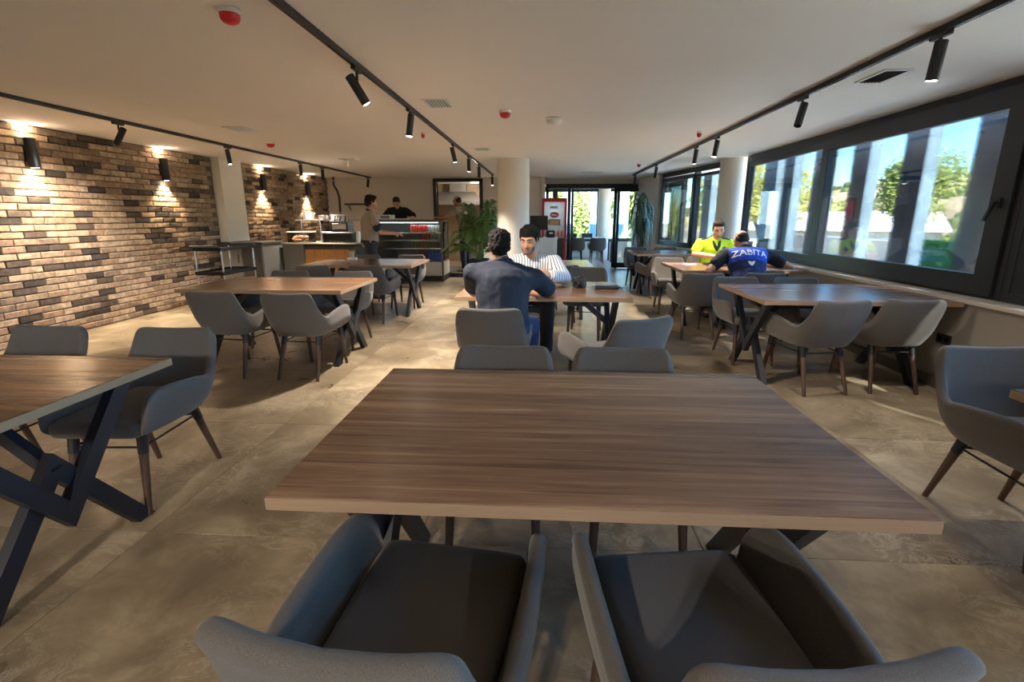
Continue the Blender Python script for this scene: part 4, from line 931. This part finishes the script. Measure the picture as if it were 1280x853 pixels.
# ================================================================== PEOPLE
def skin_mat(name, c): return mat(name, rgb(*c), .5, noise=.12, nscale=9, bump=.05, bscale=60)
def cloth_mat(name, c, rough=.85): return mat(name, rgb(*c), rough, noise=.18, nscale=5, bump=.35, bscale=14)
def ball(c, r, rot=None, n=7):
    c = V(c); return [c+(rot @ p if rot else p) for p in sph_pts(r, n)]
def remesh(mb, name, mats, voxel, parent, smooth=4, smooth_f=.5, disp=0, dscale=.06):
    me = mb.mesh(name, mats, True, 180); o = bpy.data.objects.new('tmp', me); COL.objects.link(o)
    r = o.modifiers.new('r', 'REMESH'); r.mode = 'VOXEL'; r.voxel_size = voxel; r.use_smooth_shade = True
    if smooth: s = o.modifiers.new('s', 'SMOOTH'); s.iterations = smooth; s.factor = smooth_f
    if disp:
        tx = bpy.data.textures.new('wrinkle', 'CLOUDS'); tx.noise_scale = dscale; tx.noise_depth = 2
        d = o.modifiers.new('d', 'DISPLACE'); d.texture = tx; d.strength = disp; d.mid_level = .5; d.texture_coords = 'LOCAL'
        s2 = o.modifiers.new('s2', 'SMOOTH'); s2.iterations = 1
    dg = bpy.context.evaluated_depsgraph_get(); dg.update()
    nm = bpy.data.meshes.new_from_object(o.evaluated_get(dg)); bpy.data.objects.remove(o); bpy.data.meshes.remove(me)
    nm.name = name
    nm.polygons.foreach_set('use_smooth', [True]*len(nm.polygons))
    for k, m in enumerate(mats if isinstance(mats, (list, tuple)) else [mats]):
        if k < len(nm.materials): nm.materials[k] = m
        else: nm.materials.append(m)
    return link(name, nm, parent)
def limb(mb, pts):
    for (a, ra), (b, rb) in zip(pts[:-1], pts[1:]): mb.hull(ball(a, ra)+ball(b, rb))
def hand(mb, wrist, d, nrm, side, curl=.5, L_=1.0):
    """d: along the fingers, nrm: out of the palm, side: +1 when the thumb lies on the cross(d, nrm) side"""
    w = V(wrist); d = V(d).normalized(); nrm = V(nrm); nrm = (nrm-d*nrm.dot(d)).normalized(); x = d.cross(nrm)*side
    P = lambda a, b, c=0: w+x*a*L_+d*b*L_+nrm*c*L_
    mb.hull(ball(P(-.02, .005), .017)+ball(P(.02, .005), .017)+ball(P(-.034, .075), .013)+ball(P(.034, .08), .013)+ball(P(.012, .03, .012), .014))
    for k, (ox, ln) in enumerate(((.033, .072), (.011, .080), (-.011, .074), (-.031, .058))):
        p = P(ox, .082); a = 0; c_ = curl*(1+.08*k)
        for s_, f_ in enumerate((.45, .32, .23)):
            a += c_*(.75 if s_ == 0 else 1.0); q = p+(d*cos(a)+nrm*sin(a))*ln*f_*1.15*L_+x*ox*.04
            mb.hull(ball(p, .0092-.0009*s_, n=5)+ball(q, .0085-.0009*s_, n=5)); p = q
    p = P(.026, .022, .004); q = P(.056, .055, .016+.01*curl); r_ = P(.058-.02*curl, .085, .022+.02*curl)
    mb.hull(ball(p, .013)+ball(q, .0105)); mb.hull(ball(q, .0105)+ball(r_, .009))
def person(label, loc, face, J, look, sk, top, bottom, hair, kind='seated', s=1.0, vox=.0085):
    """J: joints in the person's own frame, facing +Y, right hand on +X. look: (yaw, pitch) of the head in degrees."""
    root = thing('person', label, 'person', (loc[0], loc[1], loc[2] if len(loc) > 2 else 0), R(face))
    root.scale = (s, s, s)
    g = {k: V(v) for k, v in J.items() if not k.startswith('curl')}
    pel, neck = g['pelvis'], g['neck']; up = (neck-pel).normalized(); wid = J_w = look[3] if len(look) > 3 else 1.0
    lat = (g['sh_r']-g['sh_l']).normalized(); fwd = up.cross(lat).normalized(); lat = fwd.cross(up).normalized()
    Rt = __import__('mathutils').Matrix((lat, fwd, up)).transposed()
    if fwd.y < 0 and False: fwd = -fwd
    waist = pel.lerp(neck, .36)+fwd*.0; chest = pel.lerp(neck, .70)-fwd*.005
    def torso(mb, e):
        A = ball(pel, (.165*wid+e, .12*wid+e, .11+e), Rt); B = ball(waist, (.150*wid+e, .115*wid+e, .09+e), Rt); C = ball(chest, (.172*wid+e, .122*wid+e, .12+e), Rt)
        mb.hull(A+B); mb.hull(B+C); mb.hull(ball(chest, (.16*wid+e, .11*wid+e, .10+e), Rt)+ball(g['sh_l'], .052+e)+ball(g['sh_r'], .052+e)+ball(neck-up*.015, (.06+e, .055+e, .03+e), Rt))
    # head
    hp = neck+(g['head']-neck); yaw, pitch = R(look[0]), R(look[1]); roll = R(look[2]) if len(look) > 2 else 0
    E = __import__('mathutils').Euler((pitch, roll, yaw), 'XYZ').to_matrix()
    H = lambda x, y, z: hp+E @ V((x, y, z))
    b = MB(); torso(b, 0)
    limb(b, [(neck-up*.05, .062), (neck.lerp(hp, .35), .055), (H(0, -.015, -.05), .055)])
    b.hull(ball(H(0, -.012, .03), (.076, .094, .088), E, 9)+ball(H(0, .03, -.01), (.066, .062, .075), E, 9))
    b.hull(ball(H(0, .035, -.02), (.060, .055, .05), E)+ball(H(0, .052, -.098), (.030, .028, .020), E)+ball(H(0, -.005, -.06), (.054, .05, .03), E))
    b.hull(ball(H(0, .088, .022), (.009, .01, .01), E)+ball(H(0, .106, -.022), (.013, .012, .010), E)+ball(H(0, .082, -.03), (.018, .012, .008), E))      # nose
    for sx in (-1, 1):
        b.hull(ball(H(sx*.012, .083, .035), .010)+ball(H(sx*.045, .066, .034), .010))          # brow ridge
        b.hull(ball(H(sx*.040, .062, -.022), .020)+ball(H(sx*.048, .03, -.02), .02))           # cheek
        b.hull(ball(H(sx*.076, -.012, .015), (.009, .018, .022), E)+ball(H(sx*.075, -.004, -.018), (.008, .011, .013), E))   # ear
    b.hull(ball(H(-.018, .081, -.060), (.008, .010, .006), E)+ball(H(.018, .081, -.060), (.008, .010, .006), E)+ball(H(0, .088, -.056), (.010, .008, .006), E)+ball(H(0, .087, -.066), (.012, .008, .006), E))   # lips
    for sd in ('l', 'r'):
        S_, El, Wr = g['sh_'+sd], g['el_'+sd], g['wr_'+sd]
        fd = (Wr-El).normalized()
        limb(b, [(S_, .056), (S_.lerp(El, .45), .050), (El, .040)]); limb(b, [(El, .040), (El.lerp(Wr, .3), .042), (Wr, .027)])
        hd = V(J.get('hd_'+sd, fd)); hn = V(J.get('hn_'+sd, (0, 0, -1)))
        hand(b, Wr+hd.normalized()*.012, hd, hn, (1 if sd == 'r' else -1)*(-1), J.get('curl_'+sd, .5))
        Hp, Kn, An = g['hip_'+sd], g['kn_'+sd], g['an_'+sd]
        limb(b, [(Hp, .085), (Kn, .056)]); limb(b, [(Kn, .055), (Kn.lerp(An, .35), .055), (An, .038)])
        b.hull(ball(An, .035)+ball(An+V((0, .02, -.04)), .03)+ball(An+V((0, .14, -.055)), (.035, .03, .018)))
    body = remesh(b, 'body', sk, vox, root, 3, .5)
    # eyes, brows, mouth
    for sx in (-1, 1):
        e = MB(); e.ell(H(sx*.031, .0775, .014), (.0125, .008, .0065), 6, E); e.build('eye', mat('eye_white', rgb(170, 156, 146), .3, noise=.02), root)
        i = MB(); i.ell(H(sx*.031, .0845, .0135), (.0065, .003, .0062), 5, E); i.build('iris', SCREEN, root)
        w = MB(); w.hull(ball(H(sx*.014, .093, .036), .005, n=4)+ball(H(sx*.032, .089, .042), .0055, n=4)); w.hull(ball(H(sx*.032, .089, .042), .0055, n=4)+ball(H(sx*.052, .072, .036), .004, n=4)); w.build('eyebrow', hair['mat'], root)
    m_ = MB(); m_.hull(ball(H(-.019, .088, -.0605), .0045, n=4)+ball(H(.019, .088, -.0605), .0045, n=4)+ball(H(0, .0965, -.0595), .0045, n=4)); m_.build('mouth', mat('lips', rgb(150, 88, 78), .45, noise=.1), root)
    if hair.get('beard'):
        bd = MB()
        for sx in (-1, 1):
            bd.hull(ball(H(sx*.058, .03, -.05), (.006, .018, .03), E, 5)+ball(H(sx*.030, .062, -.098), (.008, .012, .014), E, 5)); 
        bd.hull(ball(H(-.026, .066, -.10), .012, n=5)+ball(H(.026, .066, -.10), .012, n=5)+ball(H(0, .078, -.092), .01, n=5))
        bd.hull(ball(H(-.022, .090, -.046), .004, n=4)+ball(H(.022, .090, -.046), .004, n=4)+ball(H(0, .098, -.043), .004, n=4))
        remesh(bd, 'beard', hair['beard'], .004, root, 2)
    # hair
    hr = MB(); st = hair.get('style', 'short')
    if st != 'bald':
        t_ = hair.get('vol', .010)
        hr.hull(ball(H(0, -.024, .074), (.078+t_*.5, .086+t_*.6, .052+t_), E, 9)+ball(H(0, .030, .106), (.056+t_*.5, .044+t_*.5, .020+t_*.7), E, 9))
        hr.hull(ball(H(0, -.034, .060), (.076+t_*.5, .078+t_*.6, .045), E, 8)+ball(H(0, -.060, .0), (.070+t_*.5, .050+t_*.6, .05), E, 8)); hr.hull(ball(H(0, -.060, .0), (.070+t_*.5, .050+t_*.6, .06), E, 8)+ball(H(0, -.055, -.045), (.056, .040, .025), E, 8))
        for sx in (-1, 1): hr.hull(ball(H(sx*.073, .012, .035), (.009, .022, .03), E, 5)+ball(H(sx*.073, -.03, .0), (.01, .022, .03), E, 5))
    else:
        hr.hull(ball(H(0, -.056, .03), (.070, .054, .05), E, 8)+ball(H(0, -.05, -.035), (.056, .040, .02), E, 8))
        for sx in (-1, 1): hr.hull(ball(H(sx*.074, -.02, .02), (.007, .03, .02), E, 5)+ball(H(sx*.068, -.045, -.01), (.007, .03, .02), E, 5))
    remesh(hr, 'hair', hair['mat'], .006, root, 2, .5, hair.get('disp', .012), hair.get('dscale', .025))
    # clothing
    sh = MB(); e = top.get('loose', .014); torso(sh, e)
    if not top.get('vneck'): limb(sh, [(neck-up*.06, .075), (neck-up*.005, .072)])
    sl = top.get('sleeve', .62)
    for sd in ('l', 'r'):
        S_, El, Wr = g['sh_'+sd], g['el_'+sd], g['wr_'+sd]
        if sl <= 1: limb(sh, [(S_, .056+e), (S_.lerp(El, sl), .055+e)])
        else: limb(sh, [(S_, .060+e), (El, .047+e)]); limb(sh, [(El, .047+e), (El.lerp(Wr, sl-1), .040+e)])
    so = remesh(sh, top.get('name', 'shirt'), top['mats'], .010, root, 4, .5, .014, .07)
    if len(top['mats']) > 1:
        fn = top['pick']; me = so.data
        me.polygons.foreach_set('material_index', [fn(p.center, pel, neck, lat, fwd, up, g) for p in me.polygons])
    if top.get('collar'):
        c = MB(); cm_ = top['collar']
        ring = [neck+lat*.068*cos(a)+fwd*(.062*sin(a)+.004)+up*(.008-.02*sin(a)) for a in [k*2*pi/18 for k in range(19)] if not (top.get('vneck') and .28*pi < a < .72*pi)]
        if top.get('vneck'):
            i0 = [k for k in range(1, len(ring)) if (ring[k]-ring[k-1]).length > .04]
            if i0: ring = ring[i0[0]:]+ring[:i0[0]]
        c.tube(ring, .016, 8)
        if top.get('vneck'):
            tip = chest+fwd*(.128*wid+e)+up*.02
            for q in (ring[0], ring[-1]): c.hull(ball(q, .014, n=5)+ball(q.lerp(tip, .5)+fwd*.02, (.024, .010, .024), Rt, 5)+ball(tip, .008, n=5))
        remesh(c, 'collar', cm_, .006, root, 2)
        if top.get('cuff'):
            cf = MB()
            for sd in ('l', 'r'):
                a, b_ = g['sh_'+sd], g['el_'+sd]; cf.hull(ball(a.lerp(b_, sl-.05), .058+e)+ball(a.lerp(b_, sl+.01), .0575+e))
            remesh(cf, 'sleeve_hem', cm_, .008, root, 2)
    tr_ = MB(); e = .016; tr_.hull(ball(pel, (.168*wid+e, .125*wid+e, .09+e), Rt)+ball(g['hip_l'], .088+e)+ball(g['hip_r'], .088+e))
    for sd in ('l', 'r'):
        Hp, Kn, An = g['hip_'+sd], g['kn_'+sd], g['an_'+sd]
        limb(tr_, [(Hp, .086+e), (Kn, .062+e)]); limb(tr_, [(Kn, .062+e), (Kn.lerp(An, .95), .046+e)])
    remesh(tr_, 'trousers', bottom['mat'], .011, root, 3, .5, .010, .08)
    for sd in ('l', 'r'):
        An = g['an_'+sd]; b2 = MB(); b2.hull(ball(An+V((0, -.03, -.035)), (.042, .045, .05))+ball(An+V((0, .10, -.055)), (.045, .06, .03))+ball(An+V((0, .16, -.06)), (.036, .03, .022)))
        so_ = remesh(b2, 'shoe', bottom['shoe'], .008, root, 2)
        sl_ = MB(); sl_.hull([An+V((x*.046, y, z)) for x in (-1, 1) for y, z in ((-.07, -.088), (.17, -.088), (-.07, -.075), (.175, -.075), (.05, -.088))]); sl_.build('sole', BLACK, root, False)
    return root, so, g
def seated(lean=12, sit=.575, w=1.0, sh=.19, twist=0, drop=0):
    L_ = R(lean); t = lambda d: V((0, sin(L_)*d, cos(L_)*d))
    pel = V((0, 0, sit)); n = pel+t(.50); shp = pel+t(.425)
    return dict(pelvis=pel, neck=n, head=n+V((0, .05, .125)), sh_l=shp+V((-sh*w, 0, 0)), sh_r=shp+V((sh*w, 0, 0)),
                hip_l=(-.095, .02, sit-.01), hip_r=(.095, .02, sit-.01), kn_l=(-.15, .44, sit-.04), kn_r=(.15, .44, sit-.04), an_l=(-.15, .44, .09), an_r=(.15, .44, .09))
BLACKHAIR = mat('black_hair', rgb(24, 20, 18), .8, spec=.25, noise=.5, nscale=60)
DARKHAIR = mat('dark_brown_hair', rgb(52, 42, 36), .8, spec=.25, noise=.5, nscale=60)
STUBBLE = mat('stubble', rgb(96, 74, 62), .8, noise=.3, nscale=120)
SKIN1 = skin_mat('skin_tan', (196, 146, 116)); SKIN2 = skin_mat('skin_warm', (182, 128, 100)); SKIN3 = skin_mat('skin_light', (206, 158, 130))
NAVY = cloth_mat('navy_cotton', (34, 40, 56)); JEANS = mat('blue_denim', rgb(42, 58, 96), .85, noise=.3, nscale=40)
DKTROU = cloth_mat('dark_trousers', (38, 40, 46)); SHOEB = mat('black_shoe', rgb(28, 28, 30), .4, noise=.1); SHOEW = mat('pale_shoe', rgb(190, 188, 184), .5, noise=.08)
def stripe_mat():
    m, N, L, p = node_mat('striped_cotton'); tc = N.new('ShaderNodeTexCoord'); sx = N.new('ShaderNodeSeparateXYZ'); L.new(tc.outputs['Object'], sx.inputs[0])
    nz = N.new('ShaderNodeTexNoise'); nz.inputs['Scale'].default_value = 5; L.new(tc.outputs['Object'], nz.inputs[0])
    u = math_node(N, L, 'ADD', math_node(N, L, 'MULTIPLY', sx.outputs[0], 40.0), math_node(N, L, 'ADD', math_node(N, L, 'MULTIPLY', sx.outputs[1], 14.0), math_node(N, L, 'MULTIPLY', nz.outputs[0], 1.2)))
    r = ramp(N, [(.0, rgb(88, 92, 108)), (.26, rgb(96, 102, 118)), (.32, rgb(226, 226, 226)), (1, rgb(236, 236, 234))]); L.new(math_node(N, L, 'FRACT', u), r.inputs[0])
    L.new(r.outputs[0], p.inputs['Base Color']); p.inputs['Roughness'].default_value = .85; return m
STRIPE = stripe_mat()
# 1 navy man, back to us
J = seated(16, .575, 1.12, .20)
J.update(sh_l=J['sh_l']+V((0, -.02, .01)), sh_r=J['sh_r']+V((.02, .05, -.04)), el_l=(-.25, .42, .80), wr_l=(-.06, .62, .79), el_r=(.39, .33, .80), wr_r=(.18, .56, .79), head=J['neck']+V((-.03, .05, .12)), curl_l=.7, curl_r=.7, hn_l=(0, 0, -1), hn_r=(0, 0, -1), kn_r=(.22, .42, .535), an_r=(.22, .40, .09))
person('man in a navy shirt and jeans sitting with his back to us', (-.30, 3.66), 3, J, (8, -8, 0, 1.16), SKIN2, dict(mats=[NAVY], sleeve=.62, loose=.020, collar=NAVY, name='shirt'), dict(mat=JEANS, shoe=SHOEW), dict(mat=BLACKHAIR, vol=.012, disp=.03, dscale=.018), s=1.0, vox=.008)
# 2 striped shirt man, facing us and leaning on the table
J = seated(36, .585, 1.08, .20)
J.update(head=J['neck']+V((.03, .085, .145)), el_l=(-.31, .46, .80), wr_l=(-.17, .66, .85), hd_l=(.6, .4, .25), hn_l=(.3, -.4, -.5), curl_l=1.0, el_r=(.26, .50, .80), wr_r=(.06, .70, .79), curl_r=.8)
person('man in a white striped shirt leaning on the table and facing us', (-.12, 5.36), 180, J, (-14, -14, 0, 1.05), SKIN1, dict(mats=[STRIPE], sleeve=1.85, loose=.016, collar=STRIPE, vneck=True, name='striped_shirt'), dict(mat=DKTROU, shoe=SHOEB), dict(mat=BLACKHAIR, vol=.026, disp=.02, beard=STUBBLE), s=1.03, vox=.008)
# 3 police shirt man
HIVIS = cloth_mat('hi_vis_cotton', (196, 236, 40)); DKNAVY = cloth_mat('dark_navy_cotton', (26, 30, 42))
def pick3(c, pel, neck, lat, fwd, up, g):
    d = (c-neck).dot(up); x = abs((c-neck).dot(lat))
    if d > -.085 and .085 < x < .20 and (c-neck).dot(fwd) < .035: return 1
    return 0
J = seated(16, .575, 1.04, .195)
J.update(head=J['neck']+V((-.01, .06, .125)), el_r=(.30, .20, .84), wr_r=(.09, .50, .83), hd_r=(-.5, .7, -.25), hn_r=(-.2, -.2, -1), curl_r=.6, el_l=(-.27, .28, .80), wr_l=(-.06, .46, .86), hd_l=(.4, .6, .2), hn_l=(0, -.3, -1), curl_l=.7)
root3, shirt3, g3 = person('man in a yellow green police shirt seated at the table, facing us', (2.50, 7.84), 180, J, (-10, -22, 0, 1.08), SKIN3, dict(mats=[HIVIS, DKNAVY], pick=pick3, sleeve=.62, loose=.018, collar=DKNAVY, vneck=True, name='police_shirt'), dict(mat=DKTROU, shoe=SHOEB), dict(mat=DARKHAIR, vol=.006, disp=.006), s=1.03, vox=.008)
# 4 blue vest man
ROYAL = cloth_mat('royal_blue_cotton', (34, 72, 190)); NAVYV = cloth_mat('navy_vest_cotton', (30, 42, 88))
J = seated(34, .575, 1.16, .205)
J.update(head=J['neck']+V((-.03, .10, .10)), el_l=(-.43, .12, .76), wr_l=(-.25, .42, .80), el_r=(.47, .16, .81), wr_r=(.28, .46, .80), curl_l=.6, curl_r=.6)
def pick4(c, pel, neck, lat, fwd, up, g):
    q = c-neck
    if abs(q.dot(lat)) > .215: return 2
    if q.dot(up) > -.012 and abs(q.dot(lat)) < .10: return 2
    return 0 if q.dot(up) > -.22 else 1
root4, vest4, g4 = person('man in a blue vest lettered ZABITA, his back to us', (2.42, 6.10), -4, J, (14, -32, 0, 1.2), SKIN1, dict(mats=[ROYAL, NAVYV, DKNAVY], pick=pick4, sleeve=.58, loose=.022, collar=DKNAVY, name='vest_and_shirt'), dict(mat=DKTROU, shoe=SHOEB), dict(mat=DARKHAIR, style='bald', disp=.006), s=1.02, vox=.008)
def decal(target, root, shape_mb_or_mesh, origin, xdir, ydir, proj, name, material, off=.004):
    """lay flat lettering onto a garment: each vertex goes along proj until it meets the cloth"""
    me = target.data; bvh = BVHTree.FromPolygons([v.co for v in me.vertices], [tuple(p.vertices) for p in me.polygons])
    src = shape_mb_or_mesh; out = MB(); P = []
    for v in src.vertices:
        p = origin+xdir*v.co.x+ydir*v.co.y; h = bvh.ray_cast(p-proj*.6, proj)[0]
        P.append((h if h is not None else p)-proj*off)
    out.add(P, [tuple(f.vertices) for f in src.polygons]); return out.build(name, material, root, False)
def text_mesh(s_, size):
    cu = bpy.data.curves.new('t', 'FONT'); cu.body = s_; cu.size = size; cu.align_x = 'CENTER'; cu.align_y = 'CENTER'; cu.offset = size*.018; cu.resolution_u = 3
    o = bpy.data.objects.new('t', cu); COL.objects.link(o); dg = bpy.context.evaluated_depsgraph_get(); dg.update()
    me = bpy.data.meshes.new_from_object(o.evaluated_get(dg)); bpy.data.objects.remove(o)
    bm = bmesh.new(); bm.from_mesh(me); bmesh.ops.triangulate(bm, faces=bm.faces); bmesh.ops.subdivide_edges(bm, edges=[e for e in bm.edges if e.calc_length() > size*.2], cuts=2, use_grid_fill=False); bmesh.ops.triangulate(bm, faces=bm.faces); bm.to_mesh(me); bm.free(); return me
LETTER = mat('white_lettering', rgb(222, 226, 232), .6, noise=.05)
up4 = (g4['neck']-g4['pelvis']).normalized(); back4 = V((1, 0, 0)).cross(up4).normalized()
decal(vest4, root4, text_mesh('ZABITA', .115), g4['neck']-up4*.13, V((1, 0, 0)), up4, -back4, 'lettering', LETTER)
em = MB(); em.add([(-.04, .03, 0), (0, .02, 0), (.04, .03, 0), (.028, -.01, 0), (0, -.035, 0), (-.028, -.01, 0)], [(0, 5, 4, 1), (1, 4, 3, 2)])
decal(vest4, root4, em.mesh('e', LETTER, False), g4['neck']-up4*.27, V((1, 0, 0)), up4, -back4, 'emblem', LETTER)
rp = MB(); rp.add([(-.028, -.028, 0), (.028, -.028, 0), (.028, .028, 0), (-.028, .028, 0)], [(0, 1, 2, 3)])
decal(vest4, root4, rp.mesh('r', RED, False), g4['sh_l'].lerp(g4['el_l'], .52), V((.15, .985, 0)).normalized(), V((0, 0, 1)), V((.98, .15, 0)), 'red_arm_badge', RED)
up3 = (g3['neck']-g3['pelvis']).normalized(); fr3 = V((1, 0, 0)).cross(up3); fr3 = (fr3 if fr3.y > 0 else -fr3).normalized()
# letters running down the chest of the police shirt
decal(shirt3, root3, text_mesh('POLİS', .052), g3['neck']-up3*.20+V((-.10, 0, 0)), -up3*1.0, V((-1, 0, 0)), -fr3, 'chest_lettering', DKNAVY)
eb = MB(); eb.lathe([(.03, 0), (.03, .0005)], n=16); bm = eb.mesh('b', DKNAVY, False)
decal(shirt3, root3, bm, g3['neck']-up3*.11+V((-.105, 0, 0)), V((-1, 0, 0)), up3, -fr3, 'chest_emblem', mat('emblem_blue', rgb(60, 80, 140), .5, noise=.1))
# 5 standing man before the counter
GREYP = cloth_mat('taupe_polo_cotton', (150, 138, 124))
def standing(lean=4):
    L_ = R(lean); pel = V((0, 0, .96)); t = lambda d: V((0, sin(L_)*d, cos(L_)*d)); n = pel+t(.50); sp = pel+t(.43)
    return dict(pelvis=pel, neck=n, head=n+V((0, .03, .135)), sh_l=sp+V((-.195, 0, 0)), sh_r=sp+V((.195, 0, 0)), hip_l=(-.095, 0, .92), hip_r=(.095, 0, .92), kn_l=(-.11, .02, .50), kn_r=(.11, .03, .50), an_l=(-.12, -.02, .09), an_r=(.12, 0, .09))
J = standing(4); J.update(el_l=(-.26, .14, 1.12), wr_l=(-.16, .38, 1.10), el_r=(.27, .13, 1.12), wr_r=(.17, .40, 1.10), curl_l=.7, curl_r=.6)
person('man in a taupe polo shirt standing in profile before the counter', (-3.02, 8.72), -62, J, (6, -10, 0, 1.12), SKIN2, dict(mats=[GREYP], sleeve=.70, loose=.018, collar=DKNAVY, cuff=True, name='polo_shirt'), dict(mat=DKTROU, shoe=SHOEB), dict(mat=BLACKHAIR, vol=.010), s=1.02, vox=.010)
hw = thing('white_napkin_pack', 'white paper packet in the hands of the man in the taupe polo', 'paper', (-2.57, 8.93, 1.12), R(28)); MB().rbox(-.09, .09, -.06, .06, 0, .012, .003).build('sheet', WHITE, hw, False); MB().rbox(-.02, .02, -.061, .061, -.001, .013, .001).build('paper_band', mat('cream_band', rgb(206, 200, 186), .6, noise=.05), hw, False)
# 6 bent man behind the display fridge
J = standing(24); J.update(head=J['neck']+V((-.02, .09, .10)), el_l=(-.38, .14, 1.22), wr_l=(-.24, .38, 1.16), el_r=(.36, .20, 1.16), wr_r=(.20, .42, 1.12), curl_l=.6, curl_r=.6)
person('man in a black shirt bending over behind the display fridge', (-3.50, 12.45, .10), 176, J, (12, -38, 0, 1.1), SKIN3, dict(mats=[cloth_mat('black_cotton', (24, 24, 26))], sleeve=.8, loose=.02, collar=MAT['black_cotton'], name='shirt'), dict(mat=DKTROU, shoe=SHOEB), dict(mat=DARKHAIR, vol=.006), s=1.06, vox=.010)
# 7 man in beige behind the palm
J = standing(16); J.update(head=J['neck']+V((0, .07, .12)), el_l=(-.30, .34, 1.26), wr_l=(-.22, .60, 1.22), el_r=(.26, .40, 1.30), wr_r=(.12, .66, 1.24), curl_l=.4, curl_r=.4)
person('bald man in beige reaching over the display fridge behind the palm', (-1.90, 12.35, .10), 68, J, (0, -20, 0, 1.0), SKIN2, dict(mats=[cloth_mat('beige_cotton', (150, 134, 112))], sleeve=.6, loose=.016, collar=MAT['beige_cotton'], name='shirt'), dict(mat=cloth_mat('navy_trousers', (36, 42, 56)), shoe=SHOEW), dict(mat=DARKHAIR, style='bald', disp=.004), s=1.06, vox=.010)
